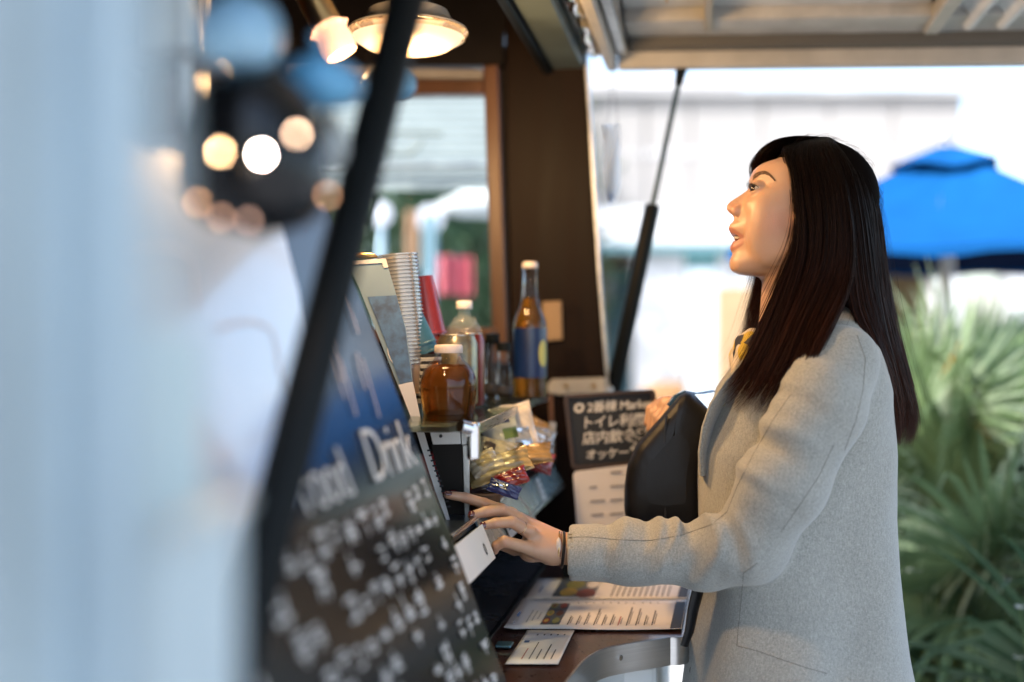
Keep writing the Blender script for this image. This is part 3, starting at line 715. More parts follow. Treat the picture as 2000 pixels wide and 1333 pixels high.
# handwriting. the two headings can be read, the rest is far too blurred and stays strokes
def textmesh(txt, size, origin, right, upv, m, parent, name='lettering', align='LEFT', ext=0.0, sp=1.0, shear=0, offset=0):
    cu = bpy.data.curves.new(name, 'FONT'); cu.body = txt; cu.size = size; cu.align_x = align; cu.extrude = ext; cu.space_character = sp; cu.shear = shear; cu.offset = offset
    cu.resolution_u = 3
    o = bpy.data.objects.new(name, cu); COL.objects.link(o)
    dg = bpy.context.evaluated_depsgraph_get(); me = bpy.data.meshes.new_from_object(o.evaluated_get(dg))
    bpy.data.objects.remove(o); r = Vector(right).normalized(); u_ = (Vector(upv)-r*Vector(upv).dot(r)).normalized(); n_ = r.cross(u_)
    Mx = Matrix((r, u_, n_)).transposed().to_4x4(); Mx.translation = Vector(origin)-Vector(parent.get('_o', (0,0,0)))
    me.transform(Mx); me.materials.clear(); me.materials.append(m)
    return link(name, me, parent)
R_ = U                                  # reading direction: away from the camera
textmesh('Drink', .085, BP(.215, Lh*.460, .0035), R_, up, M['chalk'], mbd, ext=.0006, sp=.88, shear=.12, offset=-.0011)
textmesh('Food', .075, BP(.415, Lh*.455, .0035), R_, up, M['chalk'], mbd, ext=.0006, sp=.85, shear=-.1, offset=-.0011)
random.seed(44); mb = MB()
def scribble(a, b_, sz):
    for q in range(random.randint(3,6)):
        x = a+random.uniform(-.5,.5)*sz; y = b_+random.uniform(-.5,.5)*sz
        hz_ = q % 2 == 0; dx = sz*(random.uniform(.35,.5) if hz_ else random.uniform(-.06,.06)); dy = sz*(random.uniform(-.05,.08) if hz_ else random.uniform(.35,.5)); x = a+(0 if hz_ else random.uniform(-.3,.3)*sz); y = b_+(random.uniform(-.4,.4)*sz if hz_ else 0)
        stroke(mb, [(x-dx, y-dy), (x, y+random.uniform(-.1,.1)*sz), (x+dx, y+dy*random.choice([1,-.2]))], sz*.055, .0025)
rowsb = [.410,.358,.306,.254,.202,.150,.098,.046]
for ri, rb in enumerate(rowsb):
    a = .03+random.uniform(0,.03)
    while a < .78:
        sz = .025*random.uniform(.85,1.2)
        scribble(a, Lh*rb+random.uniform(-.004,.004), sz)
        a += sz*1.5 + (random.random() < .25)*.05
mb.build('handwriting', M['chalk'], mbd).__setitem__('kind', 'stuff')
# clear sleeve / price strip standing at the far edge of the board
ps = thing('price_strip', 'narrow white price strip with small print that the fingertip touches', 'sign', P(880,1040,1.70))
Ys = 1.706
sring = [(778,752),(806,746),(826,838),(886,1040),(884,1050),(850,960),(812,840)]
MB().prism([P(x,y,Ys) for x,y in sring], (0,.003,0)).build('strip', M['paper'], ps)
for k in range(12):
    t = k/11; x = 838+38*t; y = 880+110*t
    MB().obox(P(x,y,Ys-.0015), (.0028,0,.0005), (0,.0006,0), (-.0004,0,.0012)).build('print_line', M['ink'], ps)
lf = thing('leaflet', 'grey blue leaflet with a round pale emblem in a tilted holder beside the cup stack', 'leaflet', P(730,760,1.74))
ring = [(676,512),(752,506),(760,530),(792,640),(806,745),(780,760),(700,560)]
MB().prism([P(x,y,1.7375) for x,y in [(718,580),(774,577),(791,640),(804,742),(782,752),(752,665)]], (0,.0015,0)).build('picture', mat('picture_blue', (.10,.20,.36), .4, coat=.4, noise=(60,.6,(1,1,1)), col2=(.07,.10,.16)), lf)
MB().prism([P(x,y,1.74) for x,y in ring], (0,.004,0)).build('sheet', mat('leaflet_pale', (.22,.31,.38), .4, coat=.2, noise=(5,.15,(1,1,1))), lf)
MB().prism([P(x,y,1.737) for x,y in [(672,511),(753,505),(758,522),(750,524),(746,514),(676,518)]], (0,.0025,0)).build('clip', M['paper'], lf)
rng = [(773+15*math.cos(t)+0.2*(22*math.sin(t)), 690+24*math.sin(t)) for t in np.linspace(0, 2*math.pi, 20)]
MB().tube([P(x,y,1.7385) for x,y in rng], .0009, 6).build('round_emblem', M['paper'], lf)
MB().tube([P(773+.4*(x-773),690+.4*(y-690),1.7385) for x,y in rng], .0007, 6).build('emblem_ring', M['paper'], lf)
blobmesh(P(708,500,1.75), .022, .014, .0055, 2, 2.4, .05).build('twine_bundle', M['brass'], smooth=True, label='small heap of tan twine lying on top of the leaflet holder', cat='twine')

# ============================================================ GLASS SHELF AND WHAT STANDS ON IT
ZS = P(0,760,2.3).z
ZS = CZ-.112
gsh = thing('glass_shelf', 'small glass shelf with a bent metal edge carrying the bottles and cans', 'shelf', T(-.5,-.1,ZS-.02))
eh = [P(905,838,1.50),P(935,828,1.56),P(975,806,1.75),P(1010,788,2.0),P(1042,772,2.25),P(1066,758,2.42)]
eh = [Vector((p.x, p.y, ZS-.004)) for p in eh]
back = [Vector((p.x-.34, p.y+.03, p.z)) for p in reversed(eh)]
MB().prism([p-Vector((0,0,.004)) for p in eh+back], (0,0,.007)).build('glass_sheet', glass('shelf_glass', (.75,.85,.85), .05, thin=True), gsh)
rows = [[p+Vector((0,0,.004)), p+Vector((.004,0,.004)), p+Vector((.004,0,-.010)), p+Vector((0,0,-.010))] for p in eh]
MB().grid(rows).build('metal_edge', M['steel'], gsh, smooth=True)
MB().obox(P(925,862,1.52), (.009,.001,0), (0,.006,0), (0,0,.026)).build('clamp', M['chrome'], gsh, bevel=.006, bseg=3)
MB().tube([P(899,832,1.49), P(918,838,1.50)], .0085, 16).build('clamp_pin', M['chrome'], gsh, smooth=True)
MB().tbox(-.9, -.05, -.62, -.14, ZS-.020, ZS-.012).build('under_shelf', M['aluminium'], gsh)

# steel stand with dark face (holds the juice bottle)
YB = 1.75
stn = thing('steel_stand', 'steel stand with a dark face, right under the amber juice bottle', 'stand', P(875,1040,YB))
def poly3(pts, Y, d=.003): return MB().prism([P(x,y,Y) for x,y in pts], (0,d,0))
MB().prism([P(833,826,YB),P(912,826,YB),P(914,838,YB),P(836,838,YB)], (0,.075,0)).build('top_plate', M['steel'], stn, bevel=.001)
poly3([(836,828),(898,828),(900,868),(845,869)], YB-.003).build('collar', mat('satin_steel', (.72,.71,.69), .45, .35), stn, bevel=.001)
poly3([(900,830),(917,828),(918,868),(901,870)], YB-.004).build('collar_side', M['aluminium'], stn, bevel=.001)
poly3([(842,869),(903,869),(908,1040),(884,1046)], YB+.002, .004).build('dark_face', mat('brown_face', (.010,.008,.007), .5, spec=.2), stn)
poly3([(903,870),(917,869),(917,1010),(908,1040)], YB, .01).build('side_post', M['aluminium'], stn, bevel=.001)
MB().lathe(P(861,852,YB-.0045), [(.0001,0),(.0024,.0004),(.0028,.001)], 14, axis=(0,-1,0)).build('rivet', M['chrome'], stn, smooth=True)

# juice bottle
def bottle_liquid(m): return m
jb = thing('juice_bottle', 'squat amber apple juice bottle with a white cap, standing on the steel stand', 'bottle', P(876,825,YB+.035))
c = P(876, 825, YB+.035)
k_ = (YB+.035)/K
prof = [(q[0]*1.16,q[1]*1.16) for q in [(.030,0),(.0335,.002),(.035,.008),(.0375,.028),(.0390,.048),(.0380,.062),(.034,.074),(.027,.084),(.0205,.0895),(.0180,.095),(.0180,.104)]]
prof = [(r*1.0, h*.93) for r, h in prof]
amb = bpy.data.materials.new('amber_juice'); amb.use_nodes = True
b_ = amb.node_tree.nodes['Principled BSDF']; b_.inputs['Base Color'].default_value = (.66,.23,.045,1); b_.inputs['Transmission Weight'].default_value = .91; b_.inputs['IOR'].default_value = 1.36; b_.inputs['Roughness'].default_value = .02
MB().lathe(c+Vector((0,0,.001)), prof, 48).build('bottle_body', glass('bottle_glass', (1,1,1), .01, 1.3, thin=True), jb, smooth=True)
liq = [(r-.0012, h) for r, h in prof if h < .083*.93*1.16]; liq = [(liq[0][0]*.4, .003)]+[(r, max(h,.003)) for r, h in liq]+[(.0255,.0835*1.079),(.0005,.0836*1.079)]
MB().lathe(c+Vector((0,0,.001)), liq, 48).build('juice', amb, jb, smooth=True)
MB().lathe(c+Vector((0,0,.1085)), [(.0218,0),(.0223,.001),(.0223,.010),(.0205,.013),(.0005,.0135)], 40).build('cap', mat('cap_pink', (.62,.55,.52), .45, bump=(400,.4,(1,1,.1))), jb, smooth=True)
# water bottle
wbm = mat('pet_plastic', (.62,.68,.70), .06, alpha=.13, coat=1); clg = glass('clear_glass', (.97,.98,.98), .03, thin=True, ior=1.45)
Yw = 2.02; kw = Yw/K
c = P(907, 757, Yw); c.z = ZS+.001
wb = thing('water_bottle', 'clear plastic water bottle with white cap and navy label, behind the cans', 'bottle', c)
H = (757-563)*kw+.010
prof = [(.026,0),(.031,.004),(.0315,H*.30),(.0315,H*.62)]+[(.0318*math.cos(t), H*.62+H*.235*math.sin(t)) for t in np.linspace(.1,1.17,9)]+[(.0115,H*.875),(.0115,H*.93)]
rows = []
MB().lathe(c, prof, 40).build('bottle_body', wbm, wb, smooth=True)
for q in range(4):                      # moulded spiral ribs of the shoulder
    pts = []
    for t in np.linspace(0,1,12):
        e = .25+.75*t; a = q*1.57+t*1.5; pts.append(c+Vector((.0322*math.cos(e)*math.cos(a), .0322*math.cos(e)*math.sin(a), H*.62+H*.238*math.sin(e))))
    MB().tube(pts, .0011, 6).build('moulded_rib', wbm, wb, smooth=True)
MB().lathe(c, [(.0321,H*.10),(.0322,H*.11),(.0322,H*.60),(.0321,H*.61)], 40, cap=False).build('label', mat('navy_label', (.008,.018,.07), .3, coat=.5), wb, smooth=True)
MB().lathe(c+Vector((0,0,H*.90)), [(.0138,0),(.0142,.001),(.0142,.013),(.013,.0145),(.0005,.015)], 32).build('cap', mat('white_cap', (.72,.70,.68), .5, bump=(500,.5,(1,1,.05))), wb, smooth=True)
# cans
def can(label, px, pytop, Y, m, mt, r=.0325):
    c = P(px, pytop, Y); top = c.z; z0 = ZS+.001; h = top-z0
    t = thing('drink_can', label, 'can', (c.x, c.y, z0), 'cans on the glass shelf')
    c = Vector((c.x, c.y, z0))
    MB().lathe(c, [(.020,.0),(.024,.0),(r,.008),(r,h-.014),(r*.84,h-.001)], 40).build('can_body', m, t, smooth=True, ang=50)
    MB().lathe(c, [(r*.84,h-.002),(r*.86,h+.0005),(r*.84,h+.001),(r*.80,h-.001),(r*.79,h-.004),(.0005,h-.004)], 40).build('can_top', mt, t, smooth=True)
    return t
gold = mat('gold_can', (.42,.33,.16), .28, .8, noise=(22,.75,(1,1,1)), col2=(.10,.12,.13))
can('gold and silver can with its top showing above the amber bottle', 893, 655, 1.90, gold, M['steel'], .0345)
can('dark red can mostly hidden behind the gold one', 917, 652, 1.97, mat('red_can', (.16,.02,.015), .3, .5, coat=.4), M['steel'], .0265)
# beer bottle
Yb = 2.20; kb = Yb/K; c = P(1035, 752, Yb); c.z = ZS+.001
bb = thing('beer_bottle', 'long neck beer bottle with golden beer and blue label, next to the wood jamb', 'bottle', c)
H = P(0,512,Yb).z-c.z; Rb = 33*kb
prof = [(.85*Rb,0),(Rb,.004),(Rb,H*.52),(Rb*.97,H*.56),(Rb*.80,H*.62),(Rb*.58,H*.675),(Rb*.50,H*.72),(Rb*.45,H*.80),(Rb*.40,H*.93),(Rb*.44,H*.94),(Rb*.44,H*.955),(Rb*.38,H*.965)]
MB().lathe(c, prof, 40).build('bottle_body', clg, bb, smooth=True)
beer = bpy.data.materials.new('beer'); beer.use_nodes = True
q_ = beer.node_tree.nodes['Principled BSDF']; q_.inputs['Base Color'].default_value = (.60,.30,.05,1); q_.inputs['Transmission Weight'].default_value = .86; q_.inputs['IOR'].default_value = 1.33; q_.inputs['Roughness'].default_value = .03
lq = [(.8*Rb,.004)]+[(r*.96, h) for r, h in prof[1:7]]+[(Rb*.44,H*.735),(.0005,H*.736)]
MB().lathe(c, lq, 40).build('beer', beer, bb, smooth=True)
MB().lathe(c, [(Rb*1.01,H*.155),(Rb*1.015,H*.16),(Rb*1.015,H*.51),(Rb*1.01,H*.515)], 40, cap=False).build('label', mat('blue_label', (.003,.022,.11), .35, coat=.3, noise=(18,.5,(1,1,.3))), bb, smooth=True)
lm = MB(); rows = []
for i in range(13):
    v = -1+2*i/12; rows.append([])
    for j in range(9):
        a = -.72+.34*(-1+2*j/8)*math.sqrt(max(0,1-v*v)); rr = Rb*1.03
        rows[-1].append(c+Vector((rr*math.cos(a), rr*math.sin(a), H*.33+H*.10*v)))
lm.grid(rows).build('emblem', mat('yellow_emblem', (.50,.47,.12), .5), bb, smooth=True)
MB().lathe(c, [(Rb*.46,H*.955),(Rb*.47,H*.96),(Rb*.45,H*.99),(Rb*.38,H),(.0005,H)], 28).build('crown_cap', mat('cap_cream', (.6,.54,.5), .4), bb, smooth=True)
# two small clear bottles with dark lids between cans and beer
for px, lb in ((962,'small glass jar with black lid beside the water bottle'), (984,'small glass jar with dark lid, beside the beer bottle')):
    Y = 2.12; c = P(px, 757, Y); c.z = ZS+.001; h = P(0,650 if px < 970 else 668,Y).z-c.z
    t = thing('glass_jar', lb, 'jar', c, 'small jars on the glass shelf')
    MB().lathe(c, [(.014,0),(.016,.003),(.016,h*.55),(.010,h*.68),(.012,h*.84)], 28).build('jar_body', clg, t, smooth=True)
    MB().lathe(c, [(.0130,h*.84),(.0135,h*.845),(.0135,h*.98),(.001,h)], 28).build('lid', M['black_metal'], t, smooth=True)
    MB().lathe(c, [(.0163,h*.12),(.0165,h*.13),(.0165,h*.24),(.0163,h*.25)], 28, cap=False).build('label', M['ink'], t, smooth=True)
# cup stacks: every cup in a stack is a thing
_ow = 'first second third fourth fifth sixth seventh eighth ninth tenth eleventh twelfth thirteenth fourteenth fifteenth sixteenth seventeenth eighteenth nineteenth twentieth'.split()
def ordw(k): return _ow[k-1] if k <= 20 else ('thirtieth' if k == 30 else 'twenty-'+_ow[k-21])
def cups(px0, py0, px1, py1, Y, n, r0, r1, hc, m, lab, grp, name='cup', lip=.0022, invert=False, m2=None, dr=0):
    a, b_ = P(px0,py0,Y), P(px1,py1,Y); first = None; ax = (b_-a).normalized()
    for i in range(n):
        p = a.lerp(b_, i/max(n-1,1))
        if first is None:
            prof = [(r1*.0+.001,0),(r1,0),(r0,hc),(r0+lip,hc+.001),(r0+lip,hc+.0035),(r0-.001,hc+.0035)]
            if invert: prof = [(r0-.001,0),(r0+lip,0),(r0+lip,.0032),(r0,.004),(r1,hc),(.001,hc)]
            first = MB().lathe((0,0,0), prof, 36, axis=ax).build(name, m, smooth=True, ang=35)
            first['_o'] = [0,0,0]; lo = first.location.copy(); o = first
        else:
            o = first.copy(); COL.objects.link(o)
            if m2 and i % 2: o.data = first2.data
        if i == 0 and m2:
            first2 = first.copy(); first2.data = first.data.copy(); first2.data.materials[0] = m2
        o.location = p+lo
        o['category'] = 'cup'; o['group'] = grp; o['label'] = lab.replace('one of', ordw(n-i)+' from the top of')
        last = o
    first['label'] = lab.replace('one of', 'lowest of'); last['label'] = lab.replace('one of', 'topmost of')
    return a, b_
clr = mat('clear_cup', (.50,.50,.49), .2, .5, alpha=.72, coat=.6)
cups(802, 770, 781, 560, 1.84, 30, .0320, .0262, .048, clr, 'clear plastic cup, one of the tall leaning stack', 'stack of clear plastic cups', 'plastic_cup')
bl = mat('blue_paper', (.02,.10,.17), .5); rd = mat('red_paper', (.17,.006,.008), .38, coat=.3)
blk = mat('black_paper', (.015,.015,.015), .5); wt = mat('white_paper', (.60,.58,.52), .5)
cups(836, 786, 833, 700, 1.84, 14, .0235, .0235, .0033, wt, 'striped paper cup, one of the stack behind the amber bottle', 'stack of striped paper cups', 'paper_cup', lip=.001, m2=blk)
cups(832, 692, 826, 676, 1.84, 2, .0225, .013, .118, bl, 'upturned blue paper cup, one of the blue pair', 'blue paper cups', 'paper_cup', lip=.001, invert=True)
cups(852, 720, 842, 655, 1.92, 3, .0255, .0175, .100, rd, 'upturned red paper cup, one of the red stack', 'stack of red paper cups', 'paper_cup', invert=True)

# ============================================================ LOWER LEDGE, SNACK TRAY
ZL = CZ-.268
ldg = thing('display_ledge', 'glass fronted ledge with price tags between the shelf and the counter', 'ledge', T(-.5,-.12,ZC))
ledg = mat('ledge_blue', (.22,.30,.33), .25, coat=.6, noise=(7,.4,(1,1,1)))
MB().tbox(-1.03, -.02, -.50, -.118, ZL-.012, ZL).build('ledge_top', mat('dark_tray', (.03,.04,.06), .35, coat=.3), ldg, bevel=.002, bseg=1)
MB().hexa([T(-.84,-.090,ZL-.046),T(-.02,-.090,ZL-.046),T(-.02,-.094,ZL-.046),T(-.84,-.094,ZL-.046),T(-.84,-.114,ZL+.004),T(-.02,-.114,ZL+.004),T(-.02,-.117,ZL+.004),T(-.84,-.117,ZL+.004)]).build('price_rail', ledg, ldg)
for k, (s, dz) in enumerate([(-1.22,0)]):
    MB().tube([T(-1.02,-.110,ZL+.006), T(-.02,-.110,ZL+.006)], .004, 10).build('rail_edge', M['chrome'], ldg, smooth=True)
    MB().tube([T(-.84,-.091,ZL-.049), T(-.02,-.091,ZL-.049)], .005, 10).build('rail_edge', M['steel'], ldg, smooth=True)
MB().tbox(-1.02, -.04, -.50, -.27, ZC, ZL-.014).build('ledge_base', M['black_metal'], ldg, bevel=.002)
def tagcard(label, s, o, z, w_, h, m=None, tilt=.4, col='paper'):
    t = thing('price_tag', label, 'price tag', T(s,o,z), 'price tags on the display ledge')
    up_ = (Vector((0,0,1))-N*tilt).normalized(); f = up_.cross(U).normalized(); f = f if f.dot(N) > 0 else -f
    c = T(s,o,z)+up_*h/2
    MB().obox(c, U*w_/2, up_*h/2, f*.0006).build('card', M[col], t)
    for q in range(3 if 'zero' not in label else 0):
        MB().obox(c+f*.0010+up_*h*(.28-.24*q), U*w_*random.uniform(.2,.36), up_*.0013, f*.0002).build('print_line', M['ink'], t)
    return t
random.seed(17)
tagcard('white price tag with a small zero on it, beside the curled pinky', -.985, -.074, CZ-.312, .19, .052)
tagcard('price tag clipped on the rail right above the knuckles', -.66, -.086, ZL-.050, .07, .045)
tagcard('far small price tag on the rail near the chalkboard', -.28, -.090, ZL-.045, .035, .045)
textmesh('0', .024, T(-.935,-.0775,CZ-.300), U, (Vector((0,0,1))-N*.4).normalized(), M['ink'], bpy.data.objects['price_tag'], 'digit', offset=.0005)
# curled cream tape hanging off the rail
tc_ = MB(); rows = []
for i in range(12):
    t = i/11; z = ZL+.012-.085*t; o_ = -.105+.030*math.sin(t*2.4)+.02*t*t
    rows.append([T(-.60+.012*t, o_+.006, z), T(-.563+.015*t, o_, z)])
o = tc_.grid(rows).build('curled_label', M['cream_paint'], smooth=True, label='cream paper label curling down over the rail beyond the hand', cat='label'); sm_ = o.modifiers.new('s','SOLIDIFY'); sm_.thickness = .0008
# brown paper cup behind the hand
c = P(947, 1015, 1.78); c.z = P(0,1018,1.78).z
pcup = thing('paper_cup', 'empty brown paper cup behind the pointing hand', 'cup', c)
MB().lathe(c, [(.0005,.001),(.020,.001),(.0262,.042),(.0285,.0425),(.0285,.0455),(.0265,.046),(.0255,.043),(.020,.006),(.0005,.005)], 40, cap=False).build('cup_body', mat('brown_cup', (.15,.085,.05), .55), pcup, smooth=True, ang=60)
# red tray with snack packets
tr = thing('snack_tray', 'red plastic tray full of wrapped snacks', 'tray', T(-.5,-.2,ZL))
ring = []
tb = MB(); rows = []
tcx, tcy = -.50, -.235
for h, q in ((.004,.75),(.004,.86),(.035,1.0),(.039,1.03),(.036,1.0),(.008,.85)):
    rows.append([T(tcx+.30*q*math.copysign(abs(math.cos(a))**.5, math.cos(a)), tcy+.11*q*math.copysign(abs(math.sin(a))**.5, math.sin(a)), ZL+h) for a in np.linspace(0, 2*math.pi, 49)])
tb.grid(rows); tb.add(rows[0][:-1], [tuple(range(48))]); tb.build('tray_body', mat('red_plastic', (.42,.02,.02), .3, coat=.4), tr, smooth=True)
tb = M
pc_ = {'cream': mat('pack_cream', (.46,.38,.26), .35, coat=.3, noise=(30,.3,(1,1,1))), 'white': mat('pack_white', (.66,.62,.56), .3, coat=.6, noise=(35,.35,(1,1,1))),
       'gold': mat('pack_gold', (.30,.19,.07), .35, .1, coat=.3, noise=(30,.6,(1,1,1))), 'red': mat('pack_red', (.22,.012,.012), .3, coat=.7),
       'dark': mat('pack_dark', (.05,.03,.03), .3, coat=.7), 'foil': mat('pack_foil', (.55,.57,.6), .2, .9), 'yellow': mat('pack_yellow', (.33,.24,.10), .35, coat=.3), 'blue': mat('pack_blue', (.02,.03,.12), .35, coat=.3)}
def packet(label, c, w_, h, t_, rot, m, seed, print_=None):
    rg = np.random.RandomState(seed); th = thing('snack_packet', label, 'snack', c, 'wrapped snacks in the red tray')
    Rm = rot; n = 22; rows_t, rows_b = [], []
    ph = rg.uniform(0, 6, 6)
    for i in range(n+1):
        u = -1+2*i/n; ft, fb = [], []
        for j in range(n+1):
            v = -1+2*j/n
            th_ = t_*max(0, (1-abs(u)**3.2)*(1-min(1,abs(v)*1.12)**4))**.6
            wr = .09*t_*(math.sin(9*u+ph[0]+3*v)+math.sin(13*v+ph[1]+2*u)+.8*math.sin(17*(u+v)+ph[2]))
            ed = .05*h*math.sin(6*u+ph[3])*(abs(v) > .9)*.25
            base = Vector((u*w_/2*(1-.06*(1-abs(v))), 0, v*h/2+ed))
            ft.append(Vector(c)+Rm@(base+Vector((0, -th_-wr*(abs(v)<.92)-.0004, 0)))); fb.append(Vector(c)+Rm@(base+Vector((0, th_+wr*(abs(v)<.92), 0))))
        rows_t.append(ft); rows_b.append(fb)
    mb = MB(); mb.grid(rows_t); mb.grid([r[::-1] for r in rows_b]); mb.build('wrapper', m, th, smooth=True)
    for q, (cm, u0, u1, v0, v1) in enumerate(print_ or []):
        rr = []
        for i in range(int((u0+1)/2*n), int((u1+1)/2*n)+1):
            rr.append([rows_t[i][j]+Rm@Vector((0,-.0006,0)) for j in range(int((v0+1)/2*n), int((v1+1)/2*n)+1)])
        if len(rr) > 1: MB().grid(rr).build('print_patch', cm, th, smooth=True)
    return th
def rot(yaw, lean, roll):
    return Matrix.Rotation(math.radians(yaw), 3, 'Z') @ Matrix.Rotation(math.radians(lean), 3, 'X') @ Matrix.Rotation(math.radians(roll), 3, 'Y')
packet('white snack packet with blue print standing highest, leaning back', P(996,850,1.95), .096, .108, .010, rot(6,-24,-12), pc_['white'], 1,
       [(pc_['blue'], -.75, .1, .45, .62), (pc_['yellow'], -.5, .45, -.75, -.35), (pc_['foil'], .15, .75, -.5, .15), (mat('leaf_print', (.14,.2,.06), .4), -.2, .35, -.15, .2)])
packet('cream snack packet lying left below the tallest packet', P(958,880,1.86), .085, .055, .011, rot(10,-50,18), pc_['cream'], 2, [(pc_['dark'], -.2, .25, -.4, .3)])
packet('yellow and cream packet across the middle of the tray', P(975,912,1.80), .105, .045, .010, rot(-8,-35,-22), pc_['yellow'], 3, [(pc_['cream'], -.8, .2, -.2, .7)])
packet('gold packet lying long in the tray above the red ones', P(1012,893,1.90), .115, .045, .010, rot(-12,-45,-14), pc_['gold'], 4, [(pc_['dark'], -.9, -.1, .2, .7)])
packet('red packet at the right rim of the tray', P(1040,898,1.98), .075, .045, .009, rot(10,-40,20), pc_['red'], 5)
packet('red packet poking out over the rail', P(1000,935,1.76), .05, .03, .008, rot(-10,-30,-25), pc_['red'], 6)
packet('dark snack packet lowest in front of the tray', P(962,945,1.80), .08, .028, .008, rot(0,-30,-12), pc_['dark'], 7, [(pc_['foil'], .3, .8, -.3, .6)])
packet('blue and foil packet at the near corner of the tray', P(985,955,1.70), .05, .022, .007, rot(0,-30,20), pc_['blue'], 8, [(pc_['foil'], -.5, .2, -.3, .6)])
packet('foil packet behind the white one near the thin post', P(1058,862,2.10), .05, .05, .008, rot(14,-20,16), pc_['foil'], 9)
packet('brown packet between the white one and the post', P(1040,838,2.12), .05, .045, .008, rot(-4,-20,30), pc_['gold'], 10)
packet('pale yellow packet curled in the left front of the tray', P(945,905,1.80), .055, .04, .009, rot(5,-40,-30), pc_['cream'], 11, [(pc_['yellow'], -.5, .5, -.5, .5)])
packet('small cream card standing right of the post', P(1076,862,2.2), .018, .075, .002, rot(40,-5,12), pc_['cream'], 12)

# ============================================================ CHALKBOARD + PAPER ON THE COUNTER
YC = 2.16
cb = thing('chalkboard', 'small brown framed chalkboard with white Japanese handwriting, beyond the black bag', 'chalkboard', P(1190,915,YC))
quad = [(1100,772),(1279,760),(1287,905),(1116,917)]
q3 = [P(x,y,YC+.0) for x,y in quad]; q3[2] += Vector((0,.0,0))
right = (q3[1]-q3[0]).normalized(); upc = (q3[0]-q3[3]).normalized()
def CB(u, v, d=0): 
    return q3[3].lerp(q3[2], u).lerp(q3[0].lerp(q3[1], u), v)+Vector((0,-d,0))
def rr_ring(m0, r, n=6):
    out = []
    for (cu, cv, a0) in ((1-m0-r,1-m0-r,0),(m0+r,1-m0-r,90),(m0+r,m0+r,180),(1-m0-r,m0+r,270)):
        for k in range(n+1):
            a = math.radians(a0+90*k/n); out.append((cu+r*math.cos(a), cv+r*math.sin(a)))
    return out
outer = [CB(u,v,0) for u,v in rr_ring(0,.055)]; innr = [CB(u,v,0) for u,v in rr_ring(.045,.03)]
mb = MB(); n = len(outer); D = Vector((0,-.008,0))
mb.add(outer+innr+[p+D for p in outer]+[p+D for p in innr], [(i,(i+1)%n,n+(i+1)%n,n+i) for i in range(n)]+[(2*n+i,3*n+i,3*n+(i+1)%n,2*n+(i+1)%n) for i in range(n)]+[(i,2*n+i,2*n+(i+1)%n,(i+1)%n) for i in range(n)]+[(n+i,n+(i+1)%n,3*n+(i+1)%n,3*n+i) for i in range(n)])
mb.build('frame', mat('frame_brown', (.05,.028,.018), .5, noise=(30,.4,(1,1,1))), cb)
MB().prism([CB(u,v,-.001) for u,v in rr_ring(.03,.02)], (0,.004,0)).build('slate', M['slate'], cb)
ck = .0
def ct(txt, u, v, size): return textmesh(txt, size, CB(u, v, .0015), right, upc, M['chalk'], cb, 'handwriting', ext=.0002, sp=.92, shear=.12, offset=.00035)
ct('◎ 2番棟 Market', .09, .755, .0235); ct('トイレ利用', .15, .545, .0255); ct('店内飲食', .15, .335, .0265); ct('オッケーです', .17, .125, .0215)
mb = MB(); ctr = (.83, .50)
mb.tube([CB(ctr[0]+.125*math.cos(a), ctr[1]+.155*math.sin(a), .002) for a in np.linspace(0, 6.3, 30)], .0009, 6)
mb.build('round_doodle', M['chalk'], cb); mb = MB(); mb.tube([CB(.70+.03*t, .26-.06*math.sin(t*3), .002) for t in np.linspace(0,4,12)], .0009, 6)
mb.build('speech_bubble', M['chalk'], cb)
ct('ご自由に', .735, .53, .0125); ct('どうぞ', .76, .42, .0125)
mp_ = thing('menu_sheet', 'white upright menu sheet right below the chalkboard', 'menu', P(1180,1020,YC-.012))
ring = [(1124,921),(1119,928),(1134,1120),(1262,1120),(1262,905),(1240,907)]
MB().prism([P(x,y,YC-.012) for x,y in ring], (0,.002,0)).build('sheet', M['paper'], mp_)
pale_ink = mat('pale_ink', (.25,.24,.25), .8)
for k in range(7):
    y = 925+27*k; x0_ = 1150+1.5*k; 
    for (a, b_) in ((x0_, x0_+random.uniform(14,34)), (1192, 1192+random.uniform(20,40))):
        if k == 0 and a < 1180: continue
        MB().obox(P((a+b_)/2, y-.05*(a-1150), YC-.0135), ((b_-a)/2*YC/K,0,.001), (0,.0003,0), (0,0,.0016)).build('print_line', pale_ink, mp_)
MB().obox(P(1190,1112,YC+.01), (.09,0,0), (0,.02,0), (0,0,.012)).build('stand_foot', M['black_metal'], cb)
poly3([(1130,915),(1145,915),(1160,1100),(1145,1100)], YC-.002, .008).build('leg', M['black_metal'], cb)
poly3([(1262,905),(1277,905),(1262,1100),(1247,1100)], YC-.002, .008).build('leg', M['black_metal'], cb)

